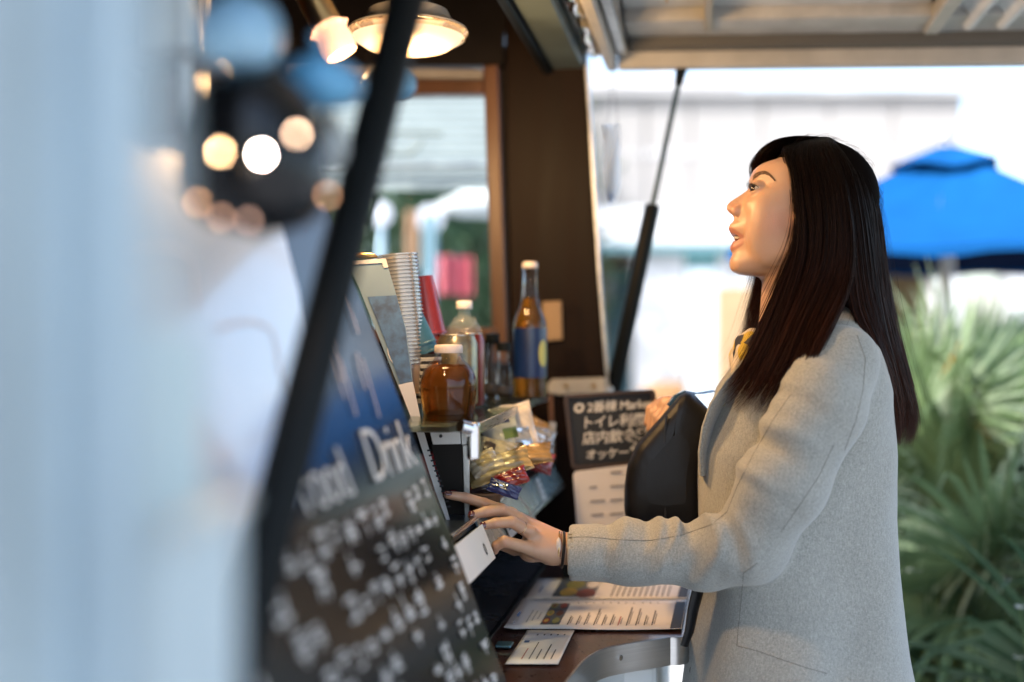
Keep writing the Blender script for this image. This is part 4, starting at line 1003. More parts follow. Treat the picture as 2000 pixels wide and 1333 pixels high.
# ============================================================ PRINTED MENUS LYING ON THE COUNTER
def on_counter(px, py, dz=0):
    Y = (CZ-(ZC+.001+dz))*K/(py-666.5); return P(px, py, Y)
def sheet(name, label, quad, dz, lines, m=M['paper'], grp=None, curl=0):
    c = on_counter(*quad[0], dz); t = thing(name, label, 'menu', c, grp)
    q = [on_counter(x,y,dz) for x,y in quad]   # near-left, near-right, far-right, far-left
    def SP(u, v, d=0): return q[0].lerp(q[1],u).lerp(q[3].lerp(q[2],u), v)+Vector((0,0,d+curl*math.sin(u*7)*(1-v)*.3+curl*(u<.04)))
    rows = [[SP(i/16, j/6) for i in range(17)] for j in range(7)]
    o = MB().grid(rows).build('sheet', m, t, smooth=True); sd = o.modifiers.new('s','SOLIDIFY'); sd.thickness = .0006; sd.offset = -1
    def bar(u0,u1,v0,v1,mm,d=.0005,nm='print_line'):
        MB().add([SP(u0,v0,d),SP(u1,v0,d),SP(u1,v1,d),SP(u0,v1,d)], [(0,1,2,3)]).build(nm, mm, t)
    lines(bar, SP, t); return t
food = [mat('food_red', (.30,.06,.04), .5, noise=(90,.5,(1,1,1))), mat('food_yellow', (.55,.36,.08), .5, noise=(90,.4,(1,1,1))), mat('food_green', (.28,.28,.10), .5, noise=(90,.4,(1,1,1))), mat('food_brown', (.13,.05,.03), .5, noise=(90,.5,(1,1,1)))]
photo_bg = mat('photo_dark', (.08,.10,.13), .4)
def disc(SP, t, u, v, ru, rv, m, d=.0009):
    MB().add([SP(u+ru*math.cos(a), v+rv*math.sin(a), d) for a in np.linspace(0,6.283,19)[:-1]], [tuple(range(18))]).build('food_picture', m, t)
def menu1(bar, SP, t):
    random.seed(4)
    bar(.935,.995,.01,.93, M['ink'], nm='black_margin')
    bar(.03,.042,.36,.52, M['blue_ink']); bar(.035,.042,.12,.2, pale_ink)
    bar(.19,.30,.12,.86, photo_bg, .0004, 'photo_panel')
    for k in range(3):
        for w_ in range(2):
            disc(SP, t, .215+.055*w_, .24+.26*k, .02, .10, food[(k+w_*2) % 4])
            disc(SP, t, .215+.055*w_, .24+.26*k, .012, .06, food[(k+w_+1) % 4], .0011)
    for k in range(11):
        u = .345+.048*k+random.uniform(-.004,.004)
        L_ = random.uniform(.25,.62); bar(u, u+.0065, .12, .12+L_, M['ink'] if k not in (6,) else M['red_ink'])
        bar(u+.012, u+.018, .16, .16+L_*.7, pale_ink)
        bar(u, u+.008, .86, .89, M['ink'])
    for k in range(3): bar(.10+.028*k, .106+.028*k, .2+.05*k, .62-.04*k, pale_ink)
def menu2(bar, SP, t):
    random.seed(6)
    bar(.935,.995,.06,.95, M['ink'], nm='black_margin'); bar(.06,.07,.3,.6, M['blue_ink'])
    bar(.16,.42,.10,.98, photo_bg, .0004, 'photo_panel')
    disc(SP, t, .25, .30, .055, .2, food[1]); disc(SP, t, .36, .24, .06, .2, food[0]); disc(SP, t, .27, .68, .06, .2, food[2]); disc(SP, t, .38, .7, .04, .2, M['paper'])
    for k in range(11): u = .52+.035*k; bar(u, u+.008, .1, .1+random.uniform(.45,.8), M['ink'])
def menu3(bar, SP, t):
    random.seed(8)
    bar(.10,.20,.60,.66, M['blue_ink'])
    for k in range(5):
        u = .25+.14*k; bar(u, u+.02, .12, .12+random.uniform(.25,.5), M['ink'] if k != 0 else M['red_ink']); bar(u+.02, u+.05, .82, .86, M['ink'])
sheet('menu_sheet', 'long white food menu with three small food pictures, lying in front of the other', [(984,1229),(1331,1229),(1342,1172),(1022,1172)], .002, menu1, curl=.003)
sheet('menu_sheet', 'second food menu with yellow and brown dish pictures, half under the sleeve', [(1024,1170),(1343,1170),(1352,1131),(1050,1131)], .002, menu2)
sheet('menu_sheet', 'small white card below the long menu on the counter', [(986,1297),(1090,1297),(1122,1231),(1030,1231)], .001, menu3)
# blue hinge piece on the seam
hg = on_counter(985, 1262, 0)
MB().obox(hg+Vector((0,0,.002)), U*.014, N*.012, (0,0,.002)).build('flap_hinge', mat('blue_steel', (.12,.25,.32), .3, .7), bevel=.002, label='small bluish steel hinge on the counter seam beside the menu board', cat='hinge')
# plastic sleeve hung from the lid corner
hb = thing('hanging_bag', 'clear plastic sleeve with a white insert and blue tip, hanging on strings from the lid', 'bag', P(1195,320,2.45))
YH = 2.45
rows = []
for i in range(15):
    t = i/14; y = 243+152*t; x0_, x1_ = 1175+10*t+3*math.sin(t*7), 1211+1*t-(14*max(0,t-.8)*5*.6)
    rows.append([P(x0_+(x1_-x0_)*j/6, y, YH+.006*math.sin(j*1.1+t*5)) for j in range(7)])
o = MB().grid(rows).build('sleeve', mat('sleeve_plastic', (.85,.9,.92), .3, alpha=.35, tl=.7), hb, smooth=True)
MB().prism([P(1178,250,YH+.008),P(1200,250,YH+.008),P(1205,372,YH+.008),P(1189,374,YH+.008)], (0,.001,0)).build('insert', mat('insert_paper', (.85,.88,.9), .7, tl=.85), hb)
MB().prism([P(1186,379,YH+.006),P(1206,375,YH+.006),P(1190,401,YH+.006)], (0,.004,0)).build('blue_tip', mat('tip_blue', (.02,.14,.5), .4), hb)
for a, b_ in (((1196,128),(1187,243)),((1197,128),(1207,243))): MB().tube([P(*a,YH), P(*b_,YH)], .0006, 5).build('string', M['black_metal'], hb)
# ============================================================ PERSON
def surf_net(f, lo, hi, h):
    lo, hi = np.array(lo, float), np.array(hi, float)
    n = np.ceil((hi-lo)/h).astype(int)+1
    ax = [lo[i]+h*np.arange(n[i]) for i in range(3)]
    X, Y, Z = np.meshgrid(*ax, indexing='ij', sparse=True)
    V = np.broadcast_to(f(X, Y, Z), tuple(n)).astype(np.float32)
    ins = V < 0
    c = [ins[:-1,:-1,:-1]]; cnt = np.zeros(tuple(n-1), np.int8)
    for dx in (0,1):
        for dy in (0,1):
            for dz in (0,1): cnt += ins[dx:n[0]-1+dx, dy:n[1]-1+dy, dz:n[2]-1+dz]
    act = (cnt > 0) & (cnt < 8); idx = -np.ones(act.shape, np.int64); I = np.argwhere(act); idx[act] = np.arange(len(I))
    acc = np.zeros((len(I),3)); num = np.zeros(len(I))
    for a in range(3):
        o = [b for b in range(3) if b != a]
        for p in (0,1):
            for q in (0,1):
                s0 = I.copy(); s0[:,o[0]] += p; s0[:,o[1]] += q; s1 = s0.copy(); s1[:,a] += 1
                v0 = V[s0[:,0],s0[:,1],s0[:,2]]; v1 = V[s1[:,0],s1[:,1],s1[:,2]]; m = (v0 < 0) != (v1 < 0)
                t = np.where(m, v0/np.where(m, v0-v1, 1), 0); pt = s0.astype(float); pt[:,a] += t
                acc[m] += pt[m]; num[m] += 1
    verts = lo + h*acc/num[:,None]
    faces = []
    for a in range(3):
        o = [b for b in range(3) if b != a]
        sl0 = [slice(None)]*3; sl1 = [slice(None)]*3; sl0[a] = slice(0,-1); sl1[a] = slice(1,None)
        e = ins[tuple(sl0)] != ins[tuple(sl1)]; E = np.argwhere(e)
        ok = (E[:,o[0]] > 0) & (E[:,o[1]] > 0) & (E[:,o[0]] < n[o[0]]-1) & (E[:,o[1]] < n[o[1]]-1); E = E[ok]
        q = []
        for (d0, d1) in ((1,1),(0,1),(0,0),(1,0)):
            c_ = E.copy(); c_[:,o[0]] -= d0; c_[:,o[1]] -= d1; q.append(idx[c_[:,0],c_[:,1],c_[:,2]])
        q = np.stack(q, 1); inside0 = ins[E[:,0],E[:,1],E[:,2]]
        flip = inside0 if a != 1 else ~inside0
        q[~flip] = q[~flip][:,::-1]; faces.append(q)
    F = np.concatenate(faces)
    return verts, F
def np_mesh(name, V, F, root):
    off = np.array(root['_o']); me = bpy.data.meshes.new(name)
    me.vertices.add(len(V)); me.vertices.foreach_set('co', (V-off).astype(np.float32).ravel())
    me.loops.add(F.size); me.loops.foreach_set('vertex_index', F.astype(np.int32).ravel())
    me.polygons.add(len(F)); me.polygons.foreach_set('loop_start', np.arange(0, F.size, F.shape[1], dtype=np.int32))
    me.update(calc_edges=True); me.validate(); return me
def smin(a, b, k): 
    h = np.clip(.5+.5*(b-a)/k, 0, 1); return b*(1-h)+a*h-k*h*(1-h)
def smax(a, b, k): return -smin(-a, -b, k)
def ell(X, Y, Z, c, r, R=None):
    x, y, z = X-c[0], Y-c[1], Z-c[2]
    if R is not None:
        R = np.array(R); x, y, z = (R[0,0]*x+R[1,0]*y+R[2,0]*z, R[0,1]*x+R[1,1]*y+R[2,1]*z, R[0,2]*x+R[1,2]*y+R[2,2]*z)
    k0 = np.sqrt((x/r[0])**2+(y/r[1])**2+(z/r[2])**2); k1 = np.sqrt((x/r[0]**2)**2+(y/r[1]**2)**2+(z/r[2]**2)**2)+1e-9
    return k0*(k0-1)/k1
def cone(X, Y, Z, a, b, r0, r1):
    a, b = np.array(a), np.array(b); d = b-a; L = d@d
    t = np.clip(((X-a[0])*d[0]+(Y-a[1])*d[1]+(Z-a[2])*d[2])/L, 0, 1)
    return np.sqrt((X-a[0]-t*d[0])**2+(Y-a[1]-t*d[1])**2+(Z-a[2]-t*d[2])**2)-(r0+(r1-r0)*t)
WY = 1.76                                # mid plane of the woman
def Q(px, py, dy=0): return tuple(P(px, py, WY+dy))
sx = WY/K
person = thing('person', 'woman with long dark hair and pale grey wool coat, pointing at the price strip', 'person', (Q(1560,0)[0], WY, 0))

# ---- head
prof = [(262,1600),(300,1492),(312,1484),(328,1475.5),(338,1470),(348,1466.5),(360,1464),(366,1462.5),(372,1459.5),(380,1448.5),(390,1432.5),(396,1424),(402,1419.3),(407,1418.6),(412,1420.2),(417,1425),(421,1431),(425,1433),(429,1433.6),(434,1430.5),(438,1426),(443,1423.2),(447,1423.0),(451,1424.4),(457,1427.5),(461,1430),(465,1431.8),(470,1432.4),(475,1430.5),(479,1427.8),(483,1426.2),(488,1426.4),(492,1429),(496,1431),(500,1430.2),(506,1427.4),(512,1426.0),(520,1426.2),(526,1428.6),(531,1433),(534,1441),(537,1452),(540,1472),(546,1490),(556,1500)]
pz = np.array([P(0,y,WY).z for y,_ in prof])[::-1]; pxx = np.array([P(x,0,WY).x for _,x in prof])[::-1]
base = [(262,1600),(300,1492),(328,1475.5),(348,1466.5),(365,1462.5),(380,1456),(400,1447),(421,1439),(440,1435),(465,1434),(496,1434.5),(512,1432),(526,1434),(534,1445),(540,1472),(556,1500)]
bz = np.array([P(0,y,WY).z for y,_ in base])[::-1]; bx_ = np.array([P(x,0,WY).x for _,x in base])[::-1]
zq = lambda y: P(0,y,WY).z
def head_field(X, Y, Z):
    l = Y-WY; al = np.abs(l)
    z1 = Z[0,0,:] if Z.ndim == 3 else Z
    xp = np.interp(Z, pz, pxx); xb = np.interp(Z, bz, bx_); xp = np.minimum(xp, xb+.004)
    # lateral reach of each feature
    yn = np.array([zq(v) for v in (262,350,365,380,400,412,420,430,440,452,465,480,492,500,515,540,556)])[::-1]
    wd = np.array([.05,.03,.010,.0075,.0085,.0105,.0085,.009,.017,.021,.022,.019,.018,.020,.022,.03,.04])[::-1]
    wn = np.interp(Z, yn, wd)
    g = np.exp(-(al/wn)**1.75)
    ws = np.interp(Z, np.array([zq(v) for v in (262,320,375,415,440,465,490,515,535,556)])[::-1], np.array([.060,.067,.068,.066,.062,.056,.050,.043,.036,.03])[::-1])
    D = .078
    rec = D*(1-np.sqrt(np.clip(1-(al/ws)**2.1, 0, 1)))
    xs = xb+(xp-xb)*g+rec
    # eye socket hollow, cheek fullness
    for sgn in (-1, 1):
        cy = sgn*.031
        xs = xs+.0056*np.exp(-((l-cy)/.014)**2-((Z-zq(371))/.0085)**2)+.0025*np.exp(-((l-sgn*.017)/.008)**2-((Z-zq(372))/.010)**2)
        xs = xs-.0055*np.exp(-((l-sgn*.036)/.014)**2-((Z-zq(402))/.012)**2)-.0022*np.exp(-((l-sgn*.030)/.018)**2-((Z-zq(347))/.006)**2)
        xs = xs+.0018*np.exp(-((l-sgn*.026)/.006)**2-((Z-zq(466))/.006)**2)
    f1 = np.maximum((xs-X)*.62, al-ws*1.02)
    f1 = smax(f1, (Z-zq(312))+.25*(X-xb), .02); f1 = smax(f1, X-(xb+D+.01), .01); f1 = smax(f1, zq(538)-Z-.06*np.clip(X-xb, 0, .1), .006)
    f = smin(f1, ell(X,Y,Z, Q(1596,394), (.088,.070,.088)), .02)
    for sgn in (-1, 1):
        f = smin(f, cone(X,Y,Z, Q(1452,517,sgn*.014), Q(1545,490,sgn*.050), .0135, .015), .016)
        f = smin(f, ell(X,Y,Z, Q(1517,424,sgn*.044), (.038,.020,.042)), .013)
        f = smin(f, ell(X,Y,Z, Q(1522,466,sgn*.040), (.047,.018,.044)), .013)
        # alar wing
        f = smin(f, ell(X,Y,Z, Q(1442.5,412,sgn*.0118), (.0108,.0062,.0088)), .0030)
        f = smax(f, -ell(X,Y,Z, Q(1435.5,421,sgn*.0068), (.0058,.0028,.0026)), .0015)
        # lids
        ec = Q(1481,371,sgn*.0300)
        f = smin(f, ell(X,Y,Z, ec, (.0138,.0136,.0136)), .004)
        # almond opening: wedge turned outwards a little
        th = math.radians(16)
        dx, dy, dz = X-ec[0], (Y-ec[1])*sgn, Z-ec[2]
        fx = -dx*math.cos(th)+dy*math.sin(th); fy = dx*math.sin(th)+dy*math.cos(th)
        lat = fy/.0125
        upl = .0054*np.clip(1-lat**2, 0, 1)**.7 ; lol = -.0041*np.clip(1-lat**2, 0, 1)**.7
        zz = dz-.10*fx-.08*fy
        slot = np.maximum(np.maximum(zz-upl, lol-zz), -(fx-.003)); slot = np.maximum(slot, np.abs(lat)*.0125-.0122)
        f = smax(f, -slot, .0007)
    # mouth slit
    f = smax(f, -ell(X,Y,Z, Q(1434,465,0), (.0185,.0180,.0042), np.array(Matrix.Rotation(math.radians(27),3,'Y'))), .0012)
    # neck
    f = smin(f, cone(X,Y,Z, Q(1556,520), Q(1545,700), .050, .053), .016)
    f = smin(f, ell(X,Y,Z, Q(1545,745), (.085,.14,.06)), .03)
    # ears (under the hair)
    for sgn in (-1, 1): f = smin(f, ell(X,Y,Z, Q(1572,425,sgn*.074), (.016,.010,.028)), .006)
    return f
lo = (Q(1405,0)[0], WY-.155, zq(790)); hi = (Q(1740,0)[0], WY+.155, zq(255))
Vh, Fh = surf_net(head_field, lo, hi, .0017)

# ---- reaching (left) hand and forearm, holding hand, and the plain body inside the clothes
HY = 1.70
def H(px, py, Y=HY): return tuple(P(px, py, Y))
r_ = HY/K
ringc = {}
def chainf(X, Y, Z, pts, rad, k=.003):
    f = None
    for (a, b), (r0, r1) in zip(zip(pts[:-1], pts[1:]), zip(rad[:-1], rad[1:])):
        g = cone(X,Y,Z,a,b,r0,r1); f = g if f is None else smin(f, g, k)
    return f
fing = {
 'index': ([H(996,1004,1.735),H(945,984,1.718),H(908,972,1.705),H(874.5,967,1.695)], [.0100,.0086,.0076,.0060]),
 'middle': ([H(1016,1016,1.712),H(979,996,1.697),H(948,1000,1.686),H(922,1007,1.680)], [.0104,.0092,.0080,.0064]),
 'ring': ([H(1034,1040,1.693),H(1000,1020,1.678),H(968,1022,1.672),H(945,1027,1.670)], [.0100,.0087,.0076,.0061]),
 'pinky': ([H(1030,1070,1.680),H(985,1058,1.660),H(970,1066,1.662),H(966,1076,1.668)], [.0096,.0082,.0072,.0060]),
 'thumb': ([H(1040,1070,1.745),H(1005,1072,1.765),H(975,1062,1.768),H(955,1054,1.765)], [.013,.0105,.0092,.0068]),
}
def hand_field(X, Y, Z):
    f = chainf(X,Y,Z, [H(1190,1078,1.715),H(1108,1072,1.712),H(1082,1070,1.712)], [.030,.0235,.0230])
    # palm: four metacarpals in one webbed mass
    for a, b, r0, r1 in ((H(1078,1053,1.722),H(1000,1007,1.733),.016,.0100),(H(1078,1060,1.715),H(1018,1019,1.712),.017,.0105),(H(1078,1072,1.708),H(1036,1043,1.694),.017,.0105),(H(1080,1082,1.704),H(1034,1071,1.684),.016,.0105)):
        f = smin(f, cone(X,Y,Z,a,b,r0,r1), .010)
    f = smin(f, ell(X,Y,Z, H(1048,1066,1.716), (.030,.024,.023), np.array(Matrix.Rotation(math.radians(-32),3,'Y'))), .010)
    f = smin(f, cone(X,Y,Z, H(1072,1082,1.735), H(1040,1072,1.748), .017, .012), .012)
    for n_, (p, r) in fing.items():
        g = chainf(X,Y,Z,p,r,.0022)
        f = smin(f, g, .0038)
    # knuckles and tendons
    for c_ in (H(999,1003,1.729),H(1017,1014,1.706),H(1035,1037,1.687)):
        f = smin(f, ell(X,Y,Z,c_,(.0085,.0085,.0075)), .006)
    for a, b in ((H(1065,1046,1.716),H(1022,1014,1.703)),(H(1066,1056,1.702),H(1040,1036,1.686))):
        f = smin(f, cone(X,Y,Z,a,b,.0035,.0030)+.0010, .006)
    return f
ext = P(860,945,1.66); e2 = P(1200,1130,1.8)
Vg, Fg = surf_net(hand_field, (H(856,0)[0], 1.635, H(0,1125)[2]), (H(1180,0)[0], 1.80, H(0,935)[2]), .00125)
# right hand on the bag top
BY2 = 1.90
def B(px, py, Y=BY2): return tuple(P(px, py, Y))
def hand2(X, Y, Z):
    f = chainf(X,Y,Z, [B(1345,850,1.97),B(1310,815,1.94),B(1295,800,1.925)], [.026,.024,.020])
    for k, (a, b, c_) in enumerate((((1292,788),(1272,800),(1266,826)),((1300,786),(1277,808),(1270,838)),((1308,786),(1284,816),(1276,848)),((1316,788),(1292,822),(1284,856)))):
        Yk = 1.935-.019*k
        f = smin(f, chainf(X,Y,Z,[B(*a,Yk),B(*b,Yk-.004),B(*c_,Yk-.006)],[.0105,.0088,.0070]), .004)
    f = smin(f, cone(X,Y,Z, B(1300,790,1.90), B(1345,786,1.885), .0125, .008), .006)
    return f
Vr, Fr = surf_net(hand2, (B(1240,0)[0], 1.84, B(0,880)[2]), (B(1365,0)[0], 2.01, B(0,765)[2]), .0018)
# inner body: trunk and legs, all in one surface
def body_field(X, Y, Z):
    f = cone(X,Y,Z, (Q(1560,0)[0],WY,1.30), (Q(1570,0)[0],WY,.98), .105, .11)
    f = smin(f, cone(X,Y,Z, (Q(1550,0)[0],WY-.13,1.32), (Q(1550,0)[0],WY+.13,1.32), .045, .045), .06)
    f = smin(f, ell(X,Y,Z, (Q(1575,0)[0],WY,.90), (.125,.165,.12)), .05)
    for sg in (-1, 1):
        f = smin(f, chainf(X,Y,Z, [(Q(1575,0)[0],WY+sg*.085,.86),(Q(1560,0)[0]+sg*.04,WY+sg*.09,.47),(Q(1580,0)[0]+sg*.05,WY+sg*.09,.09)], [.085,.055,.040], .02), .03)
        f = smin(f, cone(X,Y,Z, (Q(1580,0)[0]+sg*.05,WY+sg*.09,.045), (Q(1440,0)[0]+sg*.05,WY+sg*.1,.030), .040, .028), .03)
    return f
Vb, Fb = surf_net(body_field, (.2,WY-.27,.0), (.75,WY+.27,1.42), .010)
Vs = np.concatenate([Vh, Vg, Vr, Vb]); Fs = np.concatenate([Fh, Fg+len(Vh), Fr+len(Vh)+len(Vg), Fb+len(Vh)+len(Vg)+len(Vr)])
me = np_mesh('body', Vs, Fs, person)
# skin colours: lips, blush, brow shadowless pigment, nails are separate
att = me.color_attributes.new('tone', 'FLOAT_COLOR', 'POINT')
px_ = 1000+Vs[:,0]/Vs[:,1]*K; py_ = 666.5-(Vs[:,2]-CZ)/Vs[:,1]*K
mid = lambda v: v
PXm = 1000+Vs[:,0]/WY*K; PYm = 666.5-(Vs[:,2]-CZ)/WY*K; lat = np.abs(Vs[:,1]-WY)
lip = np.zeros(len(Vs)); 
def soft(d, w): return np.clip(.5-d/w, 0, 1)
hd = np.arange(len(Vs)) < len(Vh)
cornx = 1450; 
cv = lat/.027
tU = np.clip((PXm-1421)/28, 0, 1)
lipU = soft(np.maximum.reduce([(440.5+26*tU)-PYm, PYm-(456+17*tU), PXm-1451, (cv-1)*20]), 2.5)
tL = np.clip((PXm-1426)/24, 0, 1)
lipL = soft(np.maximum.reduce([(466+4*tL)-PYm, PYm-(491-17*tL**2), PXm-1451, (cv-1)*20]), 2.5)
lip = np.maximum(lipU, lipL)*hd
blush = np.exp(-((PXm-1500)/30)**2-((PYm-445)/28)**2)*hd*.5 + np.exp(-((PXm-1425)/14)**2-((PYm-408)/12)**2)*hd*.35
mouth_in = (((PXm > 1434) & (PYm > 461) & (PYm < 472) & (lat < .0145))*hd).astype(float)
knk = np.zeros(len(Vs))
for n_ in ('index','middle','ring','pinky'):
    for p in fing[n_][0][1:]: knk += .45*np.exp(-(np.sum((Vs-np.array(p))**2, 1))/.010**2)
shoe = ((Vs[:,2] < .10) & (~hd)).astype(float); trou = ((Vs[:,2] >= .10) & (Vs[:,2] < 1.0) & (np.arange(len(Vs)) >= len(Vh)+len(Vg)+len(Vr))).astype(float)
c = np.array([.51,.31,.20])*np.ones((len(Vs),1))
def mixc(c, t, col): t = np.clip(t,0,1)[:,None]; return c*(1-t)+np.array(col)*t
c = mixc(c, blush, (.52,.20,.11)); c = mixc(c, knk, (.50,.20,.12)); c = mixc(c, lip*.75, (.36,.125,.095)); c = mixc(c, mouth_in, (.10,.02,.02))
c = mixc(c, shoe, (.02,.02,.02)); c = mixc(c, trou, (.03,.035,.05))
att.data.foreach_set('color', np.concatenate([c, np.ones((len(c),1))], 1).astype(np.float32).ravel())
skin = mat('skin', (.6,.36,.22), .35, spec=.5, sss=.15, bump=(650,.25,(1,1,1)))
L = skin.node_tree.links; va = skin.node_tree.nodes.new('ShaderNodeVertexColor'); va.layer_name = 'tone'
nz = skin.node_tree.nodes.new('ShaderNodeTexNoise'); nz.inputs['Scale'].default_value = 60; nz.inputs['Detail'].default_value = 8; nz.inputs['Roughness'].default_value = .7
mx = skin.node_tree.nodes.new('ShaderNodeMixRGB'); mx.blend_type = 'MULTIPLY'; mx.inputs[0].default_value = .28
L.new(va.outputs[0], mx.inputs[1]); L.new(nz.outputs[0], mx.inputs[2])
rg_ = skin.node_tree.nodes.new('ShaderNodeMapRange'); rg_.inputs['To Min'].default_value = .75; rg_.inputs['To Max'].default_value = 1.2
L.new(nz.outputs[0], rg_.inputs[0]); L.new(rg_.outputs[0], mx.inputs[2])
L.new(mx.outputs[0], skin.node_tree.nodes['Principled BSDF'].inputs['Base Color'])
me.materials.append(skin); body = link('body', me, person, smooth=True, ang=180)
bvh = BVHTree.FromPolygons([tuple(v) for v in Vs[:len(Vh)]], [tuple(f) for f in Fh])
CAMP = Vector((0,0,CZ))
def hit(px, py, tree=None, off=0):
    d = P(px, py, 1.0)-CAMP; d.normalize(); r = (tree or bvh).ray_cast(CAMP, d)
    return None if r[0] is None else r[0]-d*off
# eyes
eye = bpy.data.materials.new('eyeball'); eye.use_nodes = True; nn = eye.node_tree.nodes; L = eye.node_tree.links; e_ = nn['Principled BSDF']
e_.inputs['Roughness'].default_value = .06; e_.inputs['Coat Weight'].default_value = 1
for sgn in (-1, 1):
    ec = Vector(Q(1481,371,sgn*.0300)); gz = Vector((-.90, -.36, .17)).normalized(); R = .0121
    prof_ = [(R*math.sin(a), -R*math.cos(a)) for a in np.linspace(.01, math.pi-.01, 28)]
    eo = MB().lathe(ec, prof_, 32, axis=gz).build('eye', mat('eye_white', (.62,.57,.53), .08, coat=1), person, smooth=True)
    pr = [(.0001, R+.0012)]+[(.0067*t, R*math.cos(math.asin(.0067*t/R))+.0012*(1-t*t)+.00015) for t in np.linspace(.1,1,8)]
    io = MB().lathe(ec, pr, 28, axis=gz, cap=False).build('iris', mat('iris_brown', (.018,.009,.006), .05, coat=1), eo, smooth=True)
def ribbon_curve(pts2, rad, name, m, off=.0006, n=5, tree=None, par=person):
    pts = [hit(x, y, tree, off) for x, y in pts2]
    keep = [(p, r) for p, r in zip(pts, rad) if p is not None]
    if len(keep) < 3: return None
    return MB().tube([p for p,_ in keep], [r for _,r in keep], n).build(name, m, par, smooth=True)
lash = mat('lash_black', (.010,.007,.006), .6); browm = mat('brow_brown', (.11,.06,.036), .8)
up2 = [(1466,361.0),(1468,363.5),(1472,363.6),(1477,365.0),(1482,367.5),(1487,371.0),(1492,375.5)]
lm = MB()
ecn = Vector(Q(1481,371,-.0300))
th = math.radians(16)
def lidpt(lt, upr):                      # point on the rim of the lid opening, near side
    sgn = -1; fy = lt*.0125; zz = (.0056 if upr else -.0043)*max(0,1-lt*lt)**.7
    fx = math.sqrt(max(.0138**2-fy*fy-zz*zz, 0)); dz = zz+.10*fx+.08*fy
    dx = -fx*math.cos(th)+fy*math.sin(th); dy = fx*math.sin(th)+fy*math.cos(th)
    return ecn+Vector((dx, dy*sgn, dz))
lm.tube([lidpt(t, True) for t in np.linspace(-.95,1.0,16)], [.0004]+[.00085]*13+[.0006,.0003], 6)
for t in np.linspace(-.9,.98,26):
    p = lidpt(t, True); o_ = (p-ecn).normalized(); q1 = p+o_*.003+Vector((-.0006,-.0003,.0006)); q2 = p+o_*.0052+Vector((-.0010,-.0010*(t+1),.0030))
    lm.tube([p, q1, q2], [.00028,.0002,.00005], 4)
lm.build('eyelash', lash, person)
lm = MB(); lm.tube([lidpt(t, False) for t in np.linspace(-.9,1,12)], .00030, 5); lm.build('lower_lash', browm, person)
# brow: short hairs laid on the skin
bm_ = MB(); random.seed(2)
bl_ = [(1469,350),(1476,342.5),(1486,338),(1494,337.5),(1502,341.5),(1509,348.5),(1513,354)]
def along(pts, t):
    s = t*(len(pts)-1); i = min(int(s), len(pts)-2); f = s-i; return (pts[i][0]*(1-f)+pts[i+1][0]*f, pts[i][1]*(1-f)+pts[i+1][1]*f)
for k in range(380):
    t = random.random()**.9; x, y = along(bl_, t); w_ = 4.0*(1-t)**.7+.7; y += random.uniform(-w_, w_); x2, y2 = along(bl_, min(1,t+.10))
    a = hit(x, y, None, .0003); b_ = hit(x+(x2-x)*.7+2.0, y+(y2-along(bl_,t)[1])*.7-1.0, None, .0011)
    if a and b_ and (a-b_).length < .012: bm_.tube([a, (a+b_)/2, b_], [.00022,.00020,.00005], 3, cap=False)
bm_.build('eyebrow', browm, person)
# teeth
MB().prism([Vector(Q(1433.5+9*(abs(t)**2), 462.2, .0125*t)) for t in np.linspace(-1,1,11)]+[Vector(Q(1441+9*(abs(t)**2), 462.2, .0125*t)) for t in np.linspace(1,-1,11)], (0,0,-.0036)).build('teeth', mat('tooth_white', (.48,.43,.38), .25, coat=.3), person)
# nails of the reaching hand
nail = mat('dark_red_nail', (.10,.012,.014), .12, coat=1)
def nailat(fk, dpx, dpy, rx=.0062, rz=.0042, fw=None):
    p, r = fing[fk]; tip = Vector(p[-1]); prev = Vector(p[-2]); d = (tip-prev).normalized()
    n_ = Vector((dpx, -.75, dpy)); n_ = (n_-d*n_.dot(d)).normalized(); s_ = d.cross(n_); rad = r[-1]
    rows = []
    for i in range(9):
        u = -1+2*i/8; rows.append([])
        for j in range(9):
            v = -1+2*j/8; w_ = math.sqrt(max(0,1-abs(u)**3)); a = v*w_*.85
            rr = rad+.0006-.0006*abs(u)
            rows[-1].append(tip+d*(u*rx+.0012)+n_*(rr*math.cos(a)*(1-.12*max(0,u)))+s_*(rr*math.sin(a)))
    o = MB().grid(rows).build('nail', nail, person, smooth=True); s2 = o.modifiers.new('s','SOLIDIFY'); s2.thickness = .0006; s2.offset = 0
nailat('index', -.1, .75); nailat('middle', -.8, .25, .0050); nailat('ring', -.8, .1, .0048); nailat('pinky', -.7, -.3, .0036)
gold_ = mat('gold', (.75,.48,.22), .2, 1)
def band(c, ax, R_, r, m, name, ry=1):
    c, ax = Vector(c), Vector(ax).normalized(); a = ax.orthogonal().normalized(); b = ax.cross(a)
    pts = [c+(a*math.cos(t)+b*math.sin(t))*R_ for t in np.linspace(0, 2*math.pi, 37)]
    return MB().tube(pts, r, 8, cap=False).build(name, m, person, smooth=True)
pr, pq = Vector(fing['ring'][0][0]), Vector(fing['ring'][0][1])
band(pr.lerp(pq,.42), pq-pr, .0092, .0007, gold_, 'ring')
axw = Vector(H(1108,1072,1.712))-Vector(H(1082,1070,1.712))
band(H(1090,1071,1.712), axw, .0250, .0014, gold_, 'bracelet'); band(H(1094,1072,1.712), axw, .0248, .0009, mat('rose_gold', (.6,.3,.2), .25, 1), 'bracelet')
wt_ = thing  # wrist watch as parts of the person
wr_ = []
for i in range(9):
    v = -1+2*i/8; q = math.sqrt(max(0,1-abs(v)**2.5)); wr_.append([Vector(H(1090,1066,1.712))+Vector((.0042*q*math.cos(a), -.0235+.0045*v*v-.0022*q*math.sin(a)*-1, .0165*v)) for a in np.linspace(0,6.2832,17)])
